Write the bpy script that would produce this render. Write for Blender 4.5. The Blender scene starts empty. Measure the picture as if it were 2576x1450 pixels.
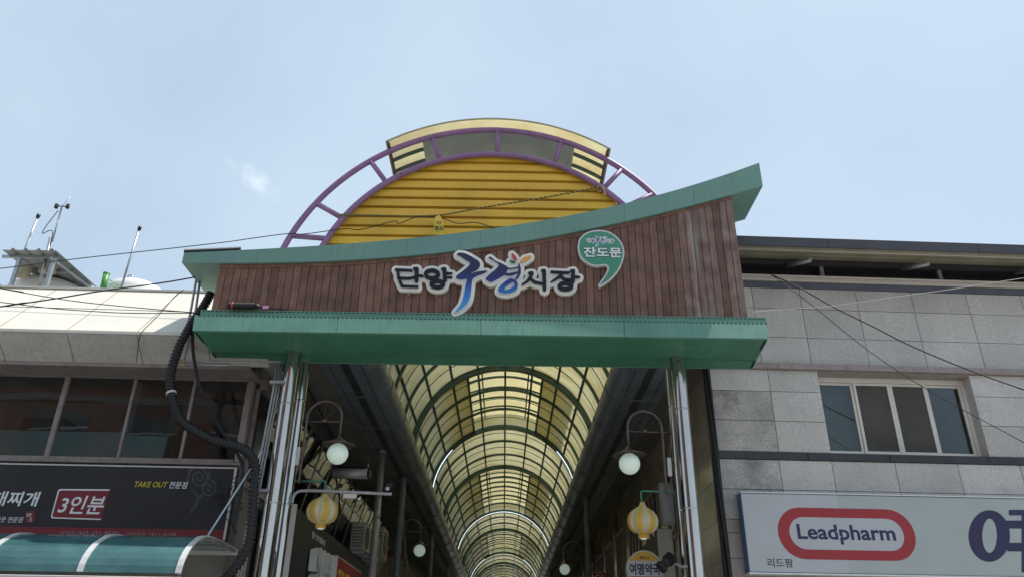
import bpy, bmesh, math, random
import numpy as np
from mathutils import Vector, Matrix, geometry
random.seed(7)
SC = bpy.context.scene
COL = SC.collection
R = math.radians
V = Vector

# ------------------------------------------------------------------ camera
CAMZ = 1.6
FPX, PITCH, ROLL, YAW = 1960.0, R(26.3), R(0.7), R(0.26)     # focal length in units of a 2575 wide picture
EYE = V((0, 0, CAMZ))
_f0 = V((math.sin(YAW), math.cos(YAW), 0)); _z = V((0, 0, 1))
FWD = _f0 * math.cos(PITCH) + _z * math.sin(PITCH)
_u0 = _f0 * -math.sin(PITCH) + _z * math.cos(PITCH)
_r0 = V((math.cos(YAW), -math.sin(YAW), 0))
RGT = _r0 * math.cos(ROLL) + _u0 * math.sin(ROLL)
UPV = _u0 * math.cos(ROLL) - _r0 * math.sin(ROLL)
cam = bpy.data.cameras.new('camera')
cam.sensor_width = 36; cam.lens = 36 * FPX / 2575; cam.clip_start = 0.1; cam.clip_end = 3000
camo = bpy.data.objects.new('camera', cam); COL.objects.link(camo)
m = Matrix((RGT, UPV, -FWD)).transposed().to_4x4(); m.translation = EYE
camo.matrix_world = m
SC.camera = camo

# ------------------------------------------------------------------ sky, sun, exposure
SUN_EL, SUN_AZ = R(66), R(82)          # azimuth from +Y (into the arcade) towards +X: high sun from the right
w = bpy.data.worlds.new('World'); SC.world = w; w.use_nodes = True
nt = w.node_tree; N = nt.nodes; L = nt.links
bg = N['Background']; bg.inputs['Strength'].default_value = 0.112
sky = N.new('ShaderNodeTexSky'); sky.sky_type = 'NISHITA'; sky.sun_disc = False
sky.sun_elevation = SUN_EL; sky.sun_rotation = SUN_AZ
sky.air_density = 1.0; sky.dust_density = 1.6; sky.ozone_density = 1.0; sky.altitude = 100
def ray(px, py):
    return FWD * FPX + RGT * (px - 1287.5) - UPV * (py - 725.0)
_cd = ray(648, 456).normalized()
tc = N.new('ShaderNodeTexCoord')
def vdot(vec, const):
    n = N.new('ShaderNodeVectorMath'); n.operation = 'DOT_PRODUCT'; L.new(vec, n.inputs[0]); n.inputs[1].default_value = const
    return n.outputs['Value']
def wm(op, a, b):
    n = N.new('ShaderNodeMath'); n.operation = op
    for i, x in enumerate((a, b)):
        if isinstance(x, (int, float)): n.inputs[i].default_value = x
        else: L.new(x, n.inputs[i])
    return n.outputs[0]
sub = N.new('ShaderNodeVectorMath'); sub.operation = 'SUBTRACT'; L.new(tc.outputs['Generated'], sub.inputs[0]); sub.inputs[1].default_value = _cd
_ax = (RGT * 0.80 - UPV * 0.60); _bx = (RGT * 0.60 + UPV * 0.80)
da = wm('DIVIDE', vdot(sub.outputs[0], _ax), 0.042); db = wm('DIVIDE', vdot(sub.outputs[0], _bx), 0.014)
rr = wm('ADD', wm('MULTIPLY', da, da), wm('MULTIPLY', db, db))
fall = wm('SUBTRACT', 1.0, rr)
nz = N.new('ShaderNodeTexNoise'); nz.inputs['Scale'].default_value = 60; nz.inputs['Detail'].default_value = 7; nz.inputs['Roughness'].default_value = 0.62
L.new(tc.outputs['Generated'], nz.inputs['Vector'])
cl = wm('ADD', wm('MULTIPLY', fall, 0.55), wm('MULTIPLY', wm('SUBTRACT', nz.outputs['Fac'], 0.5), 1.9))
mr = N.new('ShaderNodeMapRange'); mr.inputs['From Min'].default_value = -0.05; mr.inputs['From Max'].default_value = 1.3; mr.inputs['To Max'].default_value = 0.24; mr.interpolation_type = 'SMOOTHSTEP'
L.new(wm('MULTIPLY', cl, wm('GREATER_THAN', vdot(tc.outputs['Generated'], _cd), 0.9)), mr.inputs['Value'])
mx = N.new('ShaderNodeMix'); mx.data_type = 'RGBA'
L.new(mr.outputs[0], mx.inputs['Factor']); L.new(sky.outputs[0], mx.inputs[6]); mx.inputs[7].default_value = (10.5, 10.6, 11.0, 1)
# hazy summer air: pull the blue of the clear sky towards white everywhere
hz = N.new('ShaderNodeMix'); hz.data_type = 'RGBA'; hz.inputs['Factor'].default_value = 0.66
hn = N.new('ShaderNodeTexNoise'); hn.inputs['Scale'].default_value = 2.2; hn.inputs['Detail'].default_value = 4; hn.inputs['Roughness'].default_value = 0.5
L.new(tc.outputs['Generated'], hn.inputs['Vector'])
hr = N.new('ShaderNodeMapRange'); hr.inputs[1].default_value = 0.3; hr.inputs[2].default_value = 0.7; hr.inputs[3].default_value = 0.54; hr.inputs[4].default_value = 0.80
L.new(hn.outputs['Fac'], hr.inputs[0]); L.new(hr.outputs[0], hz.inputs['Factor'])
hz.inputs[7].default_value = (4.4, 5.4, 6.25, 1)
L.new(sky.outputs[0], hz.inputs[6]); L.new(hz.outputs[2], mx.inputs[6]); L.new(mx.outputs[2], bg.inputs['Color'])

sl = bpy.data.lights.new('sun', 'SUN'); sl.energy = 3.9; sl.angle = R(0.55); sl.color = (1.0, 0.95, 0.87)
so = bpy.data.objects.new('sun', sl); COL.objects.link(so)
_sd = V((math.sin(SUN_AZ) * math.cos(SUN_EL), math.cos(SUN_AZ) * math.cos(SUN_EL), math.sin(SUN_EL)))
so.rotation_euler = (-_sd).to_track_quat('-Z', 'Y').to_euler(); so.location = _sd * 60

SC.view_settings.view_transform = 'Standard'; SC.view_settings.look = 'None'
SC.view_settings.exposure = 0.5; SC.view_settings.gamma = 1.0; SC.view_settings.use_curve_mapping = False
SC.cycles.use_denoising = True
SC.cycles.max_bounces = 8; SC.cycles.diffuse_bounces = 4; SC.cycles.glossy_bounces = 4
SC.cycles.transmission_bounces = 6; SC.cycles.transparent_max_bounces = 8
SC.cycles.sample_clamp_indirect = 8

# ------------------------------------------------------------------ materials
MATS = {}
def mat(name, col, rough=0.6, metal=0.0, var=0.18, scale=2.5, bump=0.0, bscale=60, streak=0.0, streakcol=None, rand=0.0,
        speck=0.0, speckscale=90, spec=0.5, patch=None, patchscale=1.2, patchlim=(0.55, 0.75), coat=0.0, emit=None, estr=0, roughvar=0.0):
    if name in MATS: return MATS[name]
    m = bpy.data.materials.new(name); m.use_nodes = True; MATS[name] = m
    t = m.node_tree; n = t.nodes; l = t.links; b = n['Principled BSDF']
    b.inputs['Roughness'].default_value = rough; b.inputs['Metallic'].default_value = metal
    b.inputs['Specular IOR Level'].default_value = spec; b.inputs['Coat Weight'].default_value = coat
    geo = n.new('ShaderNodeNewGeometry')
    def noise(sc, det=5, vec=None, ro=0.55):
        k = n.new('ShaderNodeTexNoise'); k.inputs['Scale'].default_value = sc; k.inputs['Detail'].default_value = det; k.inputs['Roughness'].default_value = ro
        l.new(vec or geo.outputs['Position'], k.inputs['Vector']); return k.outputs['Fac']
    def rng(x, a, b_, c, d):
        k = n.new('ShaderNodeMapRange'); k.inputs[1].default_value = a; k.inputs[2].default_value = b_; k.inputs[3].default_value = c; k.inputs[4].default_value = d
        l.new(x, k.inputs[0]); return k.outputs[0]
    def mix(kind, fac, a, c2):
        k = n.new('ShaderNodeMix'); k.data_type = 'RGBA'; k.blend_type = kind
        if isinstance(fac, float): k.inputs['Factor'].default_value = fac
        else: l.new(fac, k.inputs['Factor'])
        for i, x in ((6, a), (7, c2)):
            if isinstance(x, tuple): k.inputs[i].default_value = (*x[:3], 1)
            else: l.new(x, k.inputs[i])
        return k.outputs[2]
    c = tuple(col)
    if var:
        c = mix('MIX', rng(noise(scale), 0.3, 0.7, 0, 1), tuple(x * (1 - var) for x in col), tuple(min(1, x * (1 + var)) for x in col))
    if streak:
        mp = n.new('ShaderNodeMapping'); mp.inputs['Scale'].default_value = (9, 9, 0.7); l.new(geo.outputs['Position'], mp.inputs['Vector'])
        c = mix('MIX', rng(noise(1.6, 6, mp.outputs[0], 0.65), 0.5, 0.78, 0, streak), c, streakcol or tuple(x * 0.45 for x in col))
    if patch:
        c = mix('MIX', rng(noise(patchscale, 6, None, 0.65), patchlim[0], patchlim[1], 0, 1), c, patch)
    if speck:
        c = mix('MIX', rng(noise(speckscale, 3, None, 0.8), 0.42, 0.6, 0, speck), c, tuple(x * 0.35 for x in col))
    if rand:
        oi = n.new('ShaderNodeObjectInfo')
        hs = n.new('ShaderNodeHueSaturation'); l.new(c, hs.inputs['Color']) if not isinstance(c, tuple) else None
        if isinstance(c, tuple): hs.inputs['Color'].default_value = (*c[:3], 1)
        l.new(rng(oi.outputs['Random'], 0, 1, 1 - rand, 1 + rand), hs.inputs['Value']); c = hs.outputs[0]
    if isinstance(c, tuple): b.inputs['Base Color'].default_value = (*c[:3], 1)
    else: l.new(c, b.inputs['Base Color'])
    if roughvar: l.new(rng(noise(scale * 3), 0.3, 0.7, max(0.02, rough - roughvar), rough + roughvar), b.inputs['Roughness'])
    if bump:
        bp = n.new('ShaderNodeBump'); bp.inputs['Strength'].default_value = bump; bp.inputs['Distance'].default_value = 0.01
        l.new(noise(bscale, 4), bp.inputs['Height']); l.new(bp.outputs[0], b.inputs['Normal'])
    if emit:
        b.inputs['Emission Color'].default_value = (*emit, 1); b.inputs['Emission Strength'].default_value = estr
    return m
def sheet_mat(name, col, trans=0.62, stain=None, trough=0.0):
    m = bpy.data.materials.new(name); m.use_nodes = True; MATS[name] = m
    t = m.node_tree; n = t.nodes; l = t.links; n.remove(n['Principled BSDF'])
    geo = n.new('ShaderNodeNewGeometry')
    k = n.new('ShaderNodeTexNoise'); k.inputs['Scale'].default_value = 1.1; k.inputs['Detail'].default_value = 7; k.inputs['Roughness'].default_value = 0.6
    mp = n.new('ShaderNodeMapping'); mp.inputs['Scale'].default_value = (1, 2.6, 1); l.new(geo.outputs['Position'], mp.inputs[0]); l.new(mp.outputs[0], k.inputs['Vector'])
    r = n.new('ShaderNodeMapRange'); r.inputs[1].default_value = 0.42; r.inputs[2].default_value = 0.72; l.new(k.outputs[0], r.inputs[0])
    mxx = n.new('ShaderNodeMix'); mxx.data_type = 'RGBA'; l.new(r.outputs[0], mxx.inputs['Factor'])
    mxx.inputs[6].default_value = (*col, 1); mxx.inputs[7].default_value = (*(stain or tuple(x * 0.7 for x in col)), 1)
    d = n.new('ShaderNodeBsdfDiffuse'); tr = n.new('ShaderNodeBsdfTranslucent'); g = n.new('ShaderNodeBsdfGlossy'); g.inputs['Roughness'].default_value = 0.25
    l.new(mxx.outputs[2], d.inputs[0]); l.new(mxx.outputs[2], tr.inputs[0])
    a = n.new('ShaderNodeMixShader'); a.inputs[0].default_value = trans; l.new(d.outputs[0], a.inputs[1]); l.new(tr.outputs[0], a.inputs[2])
    f = n.new('ShaderNodeFresnel'); f.inputs[0].default_value = 1.4
    b = n.new('ShaderNodeMixShader'); l.new(f.outputs[0], b.inputs[0]); l.new(a.outputs[0], b.inputs[1]); l.new(g.outputs[0], b.inputs[2])
    l.new(b.outputs[0], n['Material Output'].inputs[0]); return m
def glass_mat(name, tint=(0.5, 0.56, 0.58), clear=0.6, rough=0.015, ior=1.6):
    m = bpy.data.materials.new(name); m.use_nodes = True; MATS[name] = m
    t = m.node_tree; n = t.nodes; l = t.links; n.remove(n['Principled BSDF'])
    tr = n.new('ShaderNodeBsdfTransparent'); tr.inputs[0].default_value = (*[x * clear for x in tint], 1)
    g = n.new('ShaderNodeBsdfGlossy'); g.inputs['Roughness'].default_value = rough; g.inputs[0].default_value = (0.95, 0.97, 1, 1)
    geo = n.new('ShaderNodeNewGeometry'); k = n.new('ShaderNodeTexNoise'); k.inputs['Scale'].default_value = 1.3; k.inputs['Detail'].default_value = 1
    l.new(geo.outputs['Position'], k.inputs['Vector'])
    bp = n.new('ShaderNodeBump'); bp.inputs['Strength'].default_value = 0.25; bp.inputs['Distance'].default_value = 0.012; l.new(k.outputs[0], bp.inputs['Height']); l.new(bp.outputs[0], g.inputs['Normal'])
    f = n.new('ShaderNodeFresnel'); f.inputs[0].default_value = ior
    b = n.new('ShaderNodeMixShader'); l.new(f.outputs[0], b.inputs[0]); l.new(tr.outputs[0], b.inputs[1]); l.new(g.outputs[0], b.inputs[2])
    l.new(b.outputs[0], n['Material Output'].inputs[0]); return m
def emit_mat(name, col, s):
    return mat(name, col, 0.3, var=0, emit=col, estr=s)

GREEN = mat('green_metal', (0.125, 0.285, 0.21), 0.5, var=0.12, scale=0.9, streak=0.75, streakcol=(0.075, 0.185, 0.14), patch=(0.085, 0.215, 0.175), patchscale=0.8, patchlim=(0.5, 0.8), roughvar=0.15, bump=0.5, bscale=2.2)
GREEN_UP = mat('faded_green_metal', (0.155, 0.295, 0.235), 0.5, var=0.10, scale=0.8, streak=0.6, streakcol=(0.11, 0.21, 0.19), patch=(0.15, 0.27, 0.28), patchscale=0.9, patchlim=(0.45, 0.8), bump=0.5, bscale=2.0, roughvar=0.12)
GREEN_SHADED = mat('shaded_green_metal', (0.055, 0.21, 0.13), 0.5, var=0.14, scale=1.5, streak=0.25, roughvar=0.1)  # same green paint, darkened: the underside's shade is put into the colour
WOOD = mat('stained_cedar', (0.19, 0.097, 0.068), 0.72, var=0.32, scale=5, streak=0.75, streakcol=(0.075, 0.042, 0.034), rand=0.24, bump=0.4, bscale=70, patch=(0.10, 0.075, 0.05), patchscale=1.8, patchlim=(0.6, 0.85))
WOODW = mat('weathered_cedar', (0.19, 0.115, 0.095), 0.8, var=0.35, scale=5, streak=1.0, streakcol=(0.33, 0.29, 0.265), rand=0.25, bump=0.6, bscale=70, patch=(0.30, 0.26, 0.235), patchscale=1.4, patchlim=(0.5, 0.72))
PURPLE = mat('purple_paint', (0.29, 0.145, 0.29), 0.5, var=0.12, scale=4, patch=(0.20, 0.07, 0.09), patchscale=5, patchlim=(0.56, 0.75))
YELLOW = mat('yellow_siding', (0.78, 0.44, 0.045), 0.5, var=0.14, scale=1.2, rand=0.07, streak=0.35, streakcol=(0.60, 0.33, 0.04))
HOOD = sheet_mat('hood_polycarbonate', (0.97, 0.93, 0.72), 0.74, (0.88, 0.76, 0.50))
HOODSHADE = mat('hood_shade_grey', (0.42, 0.48, 0.48), 0.6, var=0.12, scale=2)  # grey that stands in for shade on the hood's underside
VAULT = sheet_mat('vault_polycarbonate', (0.93, 0.905, 0.71), 0.76, (0.76, 0.69, 0.44))
VAULTH = sheet_mat('ridge_polycarbonate', (0.97, 0.92, 0.70), 0.84, (0.93, 0.84, 0.54))
RIB = mat('rib_green', (0.052, 0.105, 0.098), 0.45, var=0.15)
GUTTER = mat('gutter_slate_metal', (0.12, 0.145, 0.17), 0.38, var=0.25, scale=3, streak=0.3, roughvar=0.1)
GUTTERD = mat('gutter_dark_stripe', (0.028, 0.032, 0.038), 0.5, var=0.2)
STEEL = mat('stainless_steel', (0.50, 0.475, 0.445), 0.14, 1.0, var=0.10, scale=1.5, streak=0.3, streakcol=(0.45, 0.38, 0.33), roughvar=0.07)
CREAM = mat('cream_roof_panel', (0.68, 0.655, 0.58), 0.5, var=0.05, scale=1.2, streak=0.12, streakcol=(0.5, 0.45, 0.36), rand=0.03)
CREAMV = mat('stained_apron_panel', (0.50, 0.47, 0.44), 0.55, var=0.08, streak=0.65, streakcol=(0.24, 0.22, 0.20), rand=0.04)
SEAM = mat('rusty_sealant', (0.33, 0.27, 0.18), 0.8)
BROWNAL = mat('bronze_aluminium', (0.30, 0.25, 0.235), 0.45, 0.3, var=0.2, scale=6, patch=(0.28, 0.25, 0.23), patchscale=8)
GLASS = glass_mat('window_glass', (0.9, 0.95, 0.95), 0.85, ior=1.5)
GLASSD = glass_mat('dark_window_glass', (0.4, 0.42, 0.44), 0.4, ior=2.3)
DARKROOM = mat('dim_room_wall', (0.38, 0.31, 0.27), 0.9, var=0.35, scale=1.2)
FILM = mat('frosted_film', (0.30, 0.37, 0.365), 0.6, var=0.06)
BLACKSIGN = mat('black_sign_sheet', (0.021, 0.020, 0.023), 0.5, var=0.25, scale=1.5, speck=0.3, speckscale=40)
REDSIGN = mat('dark_red_print', (0.20, 0.022, 0.028), 0.5, var=0.1)
WHITE = mat('white_print', (0.80, 0.80, 0.80), 0.5, var=0.04)
WHITEPL = mat('white_plastic', (0.62, 0.62, 0.60), 0.45, var=0.08, streak=0.2)
YELLOWP = mat('yellow_print', (0.72, 0.58, 0.05), 0.5, var=0.04)
GREYPRINT = mat('grey_print', (0.065, 0.064, 0.07), 0.6, var=0.1)
NAVY = mat('navy_print', (0.022, 0.019, 0.075), 0.5, var=0.06)
BLACK = mat('black_plastic', (0.014, 0.014, 0.016), 0.45, var=0.2, spec=0.4)
CABLE = mat('black_cable', (0.012, 0.012, 0.013), 0.6, var=0)
CABLEW = mat('pale_cable', (0.34, 0.33, 0.31), 0.6, var=0.05)
GREYPIPE = mat('grey_conduit', (0.33, 0.335, 0.34), 0.4, 0.3, var=0.12, scale=8)
GALV = mat('galvanised_steel', (0.42, 0.44, 0.46), 0.4, 0.7, var=0.15, scale=6)
CORR = mat('corrugated_sheet', (0.30, 0.335, 0.32), 0.55, var=0.14, scale=2)
LIME = mat('lime_fence_paint', (0.075, 0.27, 0.045), 0.45, var=0.1)
TANK = mat('white_tank', (0.78, 0.78, 0.76), 0.4, var=0.05)
TEAL = mat('teal_polycarbonate', (0.04, 0.115, 0.12), 0.14, var=0.22, scale=1.3, patch=(0.08, 0.19, 0.185), patchscale=1.6, patchlim=(0.45, 0.8), roughvar=0.08)
ALU = mat('white_aluminium', (0.66, 0.66, 0.65), 0.35, 0.25, var=0.08, scale=6)
GRANITE = mat('grey_granite', (0.59, 0.555, 0.52), 0.55, var=0.10, scale=1.4, speck=0.5, speckscale=55, rand=0.09, streak=0.3, streakcol=(0.42, 0.39, 0.36), patch=(0.40, 0.39, 0.38), patchscale=1.3, patchlim=(0.62, 0.85))
GRANITED = mat('granite_smoke_stain', (0.48, 0.45, 0.425), 0.6, var=0.25, scale=3, speck=0.7, speckscale=55, rand=0.06, patch=(0.10, 0.095, 0.09), patchscale=2.2, patchlim=(0.55, 0.75))
JOINT = mat('grout', (0.16, 0.145, 0.13), 0.9)
PINK = mat('pink_granite', (0.36, 0.30, 0.28), 0.55, var=0.12, scale=4, speck=0.6, speckscale=60)
PINKT = mat('pinkish_wall_tile', (0.30, 0.255, 0.235), 0.6, var=0.15, scale=2, streak=0.4, rand=0.06)
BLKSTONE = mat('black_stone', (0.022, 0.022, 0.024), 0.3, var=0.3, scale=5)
DARKFASC = mat('charcoal_fascia', (0.055, 0.052, 0.062), 0.5, var=0.12)
SOFFIT = mat('olive_soffit', (0.32, 0.295, 0.21), 0.7, var=0.15)
BRONZE = mat('bronze_band', (0.12, 0.125, 0.16), 0.4, 0.2, var=0.1)
PVC = mat('cream_pvc', (0.66, 0.61, 0.55), 0.4, var=0.06)
SIGNW = mat('white_flex_face', (0.46, 0.47, 0.495), 0.45, var=0.04, streak=0.12, streakcol=(0.38, 0.38, 0.36))
SIGNG = mat('greenish_flex_face', (0.395, 0.435, 0.425), 0.45, var=0.04, streak=0.12, streakcol=(0.33, 0.36, 0.34))
REDP = mat('red_print', (0.34, 0.022, 0.028), 0.5, var=0.05)
BLUEED = mat('blue_sign_edge', (0.05, 0.13, 0.24), 0.5)
GARLIC = None
LAMPM = mat('bronze_lamp_metal', (0.15, 0.12, 0.11), 0.4, 0.6, var=0.2, scale=9)
GLOBE = emit_mat('opal_globe', (0.60, 0.72, 0.63), 0.22)
STRIPL = emit_mat('fluorescent_tube', (0.85, 0.93, 1.0), 1.1)
SHOPDK = mat('shop_wall_dark', (0.17, 0.16, 0.15), 0.75, var=0.25, scale=1.5)
SHOPTILE = mat('polished_wall_tile', (0.40, 0.36, 0.27), 0.10, var=0.22, scale=1.2, rand=0.12, spec=0.7)
ASPH = mat('asphalt', (0.11, 0.11, 0.11), 0.9, var=0.2, bump=0.3)
PAVE = mat('concrete_pavers', (0.36, 0.35, 0.33), 0.85, var=0.15)
BRICK = mat('red_brick', (0.26, 0.11, 0.075), 0.8, var=0.25, scale=2)
ACM = mat('air_conditioner_beige', (0.36, 0.34, 0.30), 0.5, var=0.1)
NAVY3 = mat('navy_resin', (0.011, 0.013, 0.025), 0.4, var=0.12, spec=0.25)
IVORY = mat('ivory_sign_board', (0.80, 0.77, 0.70), 0.5, var=0.06, streak=0.25, streakcol=(0.6, 0.55, 0.47))
SIGNGRN = mat('green_sign_face', (0.055, 0.27, 0.165), 0.45, var=0.05)

# ------------------------------------------------------------------ helpers
class Frame:
    """a vertical plane: s runs along it, d is how far a point stands out of it, z is height"""
    def __init__(self, x, y, deg=0.0):
        a = R(deg); self.O = V((x, y, 0)); self.e = V((math.cos(a), math.sin(a), 0)); self.n = V((math.sin(a), -math.cos(a), 0))
    def W(self, s, d, z): return self.O + self.e * s + self.n * d + V((0, 0, z))
    def pix(self, px, py, d=0.0):
        r = ray(px, py); P0 = self.O + self.n * d
        t = (P0 - EYE).dot(self.n) / r.dot(self.n); p = EYE + r * t
        return (p - self.O).dot(self.e), p.z
def onY(px, py, Y):
    r = ray(px, py); return EYE + r * (Y / r.y)
def onZ(px, py, Z):
    r = ray(px, py); return EYE + r * ((Z - CAMZ) / r.z)
def onX(px, py, X):
    r = ray(px, py); return EYE + r * (X / r.x)
WL = {}
def tag(o, label=None, cat=None, group=None, kind=None):
    if label: o['label'] = label
    if cat: o['category'] = cat
    if group: o['group'] = group
    if kind: o['kind'] = kind
    return o
def thing(name, label, cat, loc, group=None):
    o = bpy.data.objects.new(name, None); o.empty_display_size = 0.2; COL.objects.link(o)
    o.location = loc; WL[o.name] = V(loc); return tag(o, label, cat, group, 'thing')
def link(name, me, mt=None, parent=None, loc=None):
    o = bpy.data.objects.new(name, me); COL.objects.link(o)
    if mt and not me.materials: me.materials.append(mt)
    base = V((0, 0, 0))
    if parent: o.parent = parent; base = WL.get(parent.name, V((0, 0, 0)))
    L_ = V(loc) if loc is not None else V((0, 0, 0))
    o.location = L_ - base; WL[o.name] = L_
    return o
class MB:
    def __init__(self, fr=None): self.v = []; self.f = []; self.sm = []; self.fr = fr
    def add(self, vs, fs, smooth=False):
        k = len(self.v)
        self.v += [self.fr.W(*p) if self.fr else V(p) for p in vs]
        self.f += [tuple(i + k for i in f) for f in fs]; self.sm += [smooth] * len(fs); return self
    def addw(self, vs, fs, smooth=False):
        fr = self.fr; self.fr = None; self.add(vs, fs, smooth); self.fr = fr; return self
    def box(self, a, b, c, d, e, f):
        return self.add([(a, c, e), (b, c, e), (b, d, e), (a, d, e), (a, c, f), (b, c, f), (b, d, f), (a, d, f)],
                        [(0, 3, 2, 1), (4, 5, 6, 7), (0, 1, 5, 4), (1, 2, 6, 5), (2, 3, 7, 6), (3, 0, 4, 7)])
    def prism(self, poly, c, d):
        """polygon in (first, third) coordinate, extruded along the second from c to d"""
        n = len(poly)
        return self.add([(x, c, z) for x, z in poly] + [(x, d, z) for x, z in poly],
                        [tuple(range(n)), tuple(range(2 * n - 1, n - 1, -1))] + [(i, (i + 1) % n, n + (i + 1) % n, n + i) for i in range(n)])
    def sweep(self, prof, a, b):
        """open or closed profile of (second, third) coordinates run along the first from a to b, closed"""
        n = len(prof)
        return self.add([(a, y, z) for y, z in prof] + [(b, y, z) for y, z in prof],
                        [tuple(range(n)), tuple(range(2 * n - 1, n - 1, -1))] + [(i, (i + 1) % n, n + (i + 1) % n, n + i) for i in range(n)])
    def tube(self, path, r, n=8, caps=True):
        P = [V(p) for p in path]
        if self.fr: P = [self.fr.W(*p) for p in P]
        rs = r if isinstance(r, (list, tuple)) else [r] * len(P)
        vs = []; fs = []; up = None
        for i, p in enumerate(P):
            t = (P[min(i + 1, len(P) - 1)] - P[max(i - 1, 0)])
            t = t.normalized() if t.length > 1e-9 else V((0, 0, 1))
            if up is None: up = t.orthogonal().normalized()
            up = (up - t * up.dot(t)); up = up.normalized() if up.length > 1e-6 else t.orthogonal().normalized()
            sd = t.cross(up)
            for k in range(n):
                a = 2 * math.pi * k / n; vs.append(p + (up * math.cos(a) + sd * math.sin(a)) * rs[i])
        for i in range(len(P) - 1):
            for k in range(n):
                k2 = (k + 1) % n; fs.append((i * n + k, i * n + k2, (i + 1) * n + k2, (i + 1) * n + k))
        self.addw(vs, fs, True)
        if caps:
            k0 = len(self.v) - len(vs)
            self.f += [tuple(k0 + k for k in range(n - 1, -1, -1)), tuple(k0 + (len(P) - 1) * n + k for k in range(n))]; self.sm += [False, False]
        return self
    def lathe(self, c, prof, n=24, lobes=0, amp=0.0):
        """profile of (radius, height) turned about the vertical through c"""
        vs = []; fs = []
        for r, h in prof:
            for k in range(n):
                a = 2 * math.pi * k / n; q = r * (1 - amp * (0.5 + 0.5 * math.cos(lobes * a)) ** 4) if lobes else r
                vs.append((c[0] + q * math.cos(a), c[1] + q * math.sin(a), c[2] + h))
        for i in range(len(prof) - 1):
            for k in range(n):
                k2 = (k + 1) % n; fs.append((i * n + k, i * n + k2, (i + 1) * n + k2, (i + 1) * n + k))
        return self.addw(vs, fs, True)
    def mesh(self, name, bevel=0.0):
        me = bpy.data.meshes.new(name); me.from_pydata([tuple(p) for p in self.v], [], self.f); me.update()
        me.polygons.foreach_set('use_smooth', self.sm)
        b = bmesh.new(); b.from_mesh(me)
        bmesh.ops.recalc_face_normals(b, faces=b.faces)
        if bevel: bmesh.ops.bevel(b, geom=list(b.edges), offset=bevel, segments=1, affect='EDGES', clamp_overlap=True)
        b.to_mesh(me); b.free(); return me
    def build(self, name, mt, parent=None, label=None, cat=None, group=None, kind=None, bevel=0.0):
        me = self.mesh(name, bevel); o = link(name, me, mt, parent); return tag(o, label, cat, group, kind)

def smooth_path(pts, n=8):
    """Catmull-Rom through the points"""
    P = [V(p) for p in pts]; out = []
    for i in range(len(P) - 1):
        p0 = P[max(i - 1, 0)]; p1 = P[i]; p2 = P[i + 1]; p3 = P[min(i + 2, len(P) - 1)]
        for k in range(n):
            t = k / n; out.append(0.5 * ((2 * p1) + (p2 - p0) * t + (2 * p0 - 5 * p1 + 4 * p2 - p3) * t * t + (3 * p1 - p0 - 3 * p2 + p3) * t ** 3))
    out.append(P[-1]); return out
def hose(path, r, pitch, amp):
    """a ribbed hose: resample the path evenly and let the radius wave"""
    P = [V(p) for p in path]; L_ = [0]
    for a, b in zip(P, P[1:]): L_.append(L_[-1] + (b - a).length)
    n = int(L_[-1] / (pitch / 4)); ts = np.linspace(0, L_[-1], n)
    A = np.array([tuple(p) for p in P]); Q = [V((np.interp(t, L_, A[:, 0]), np.interp(t, L_, A[:, 1]), np.interp(t, L_, A[:, 2]))) for t in ts]
    return Q, [r + amp * (1 if i % 4 in (0, 1) else -1) for i in range(n)]

# text and traced lettering --------------------------------------------------
_fc = bpy.data.curves.new('type', 'FONT'); _fo = bpy.data.objects.new('type', _fc); COL.objects.link(_fo)
def text_mesh(body, bold=0.0, extrude=0.0):
    _fc.body = body; _fc.offset = bold; _fc.extrude = extrude; _fc.resolution_u = 3; _fc.size = 1
    dg = bpy.context.evaluated_depsgraph_get(); dg.update()
    me = bpy.data.meshes.new_from_object(_fo.evaluated_get(dg))
    vs = [tuple(v.co) for v in me.vertices]; fs = [tuple(p.vertices) for p in me.polygons]; bpy.data.meshes.remove(me)
    return vs, fs
def text(body, fr, box, d, mt, parent, bold=0.0, th=0.004, shear=0.0, name='lettering', split=False):
    """lettering fitted into box (s0, z0, s1, z1) of a frame"""
    if split:                               # one part for each character, in equal cells
        w_ = (box[2] - box[0]) / len(body)
        for i, ch in enumerate(body): text(ch, fr, (box[0] + w_ * (i + 0.04), box[1], box[0] + w_ * (i + 0.96), box[3]), d, mt, parent, bold, th, shear, 'letter')
        return
    vs, fs = text_mesh(body, bold, 0.5)
    xs = [v[0] for v in vs]; ys = [v[1] for v in vs]; x0, x1, y0, y1 = min(xs), max(xs), min(ys), max(ys)
    s0, z0, s1, z1 = box; m_ = MB(fr)
    zz = lambda y: (y - y0) / (y1 - y0)
    m_.add([(s0 + (s1 - s0) * (x - x0) / (x1 - x0) + shear * (zz(y) - 0.5) * (z1 - z0), d + th * (z + 0.5), z0 + (z1 - z0) * zz(y)) for x, y, z in vs], fs)
    return m_.build(name, mt, parent)
def pbox(fr, x0, y0, x1, y1, d):
    """pixel corners (top-left, bottom-right) to an (s0, z0, s1, z1) box at standing-out d"""
    xm, ym = (x0 + x1) / 2, (y0 + y1) / 2
    return fr.pix(x0, ym, d)[0], fr.pix(xm, y1, d)[1], fr.pix(x1, ym, d)[0], fr.pix(xm, y0, d)[1]
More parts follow.
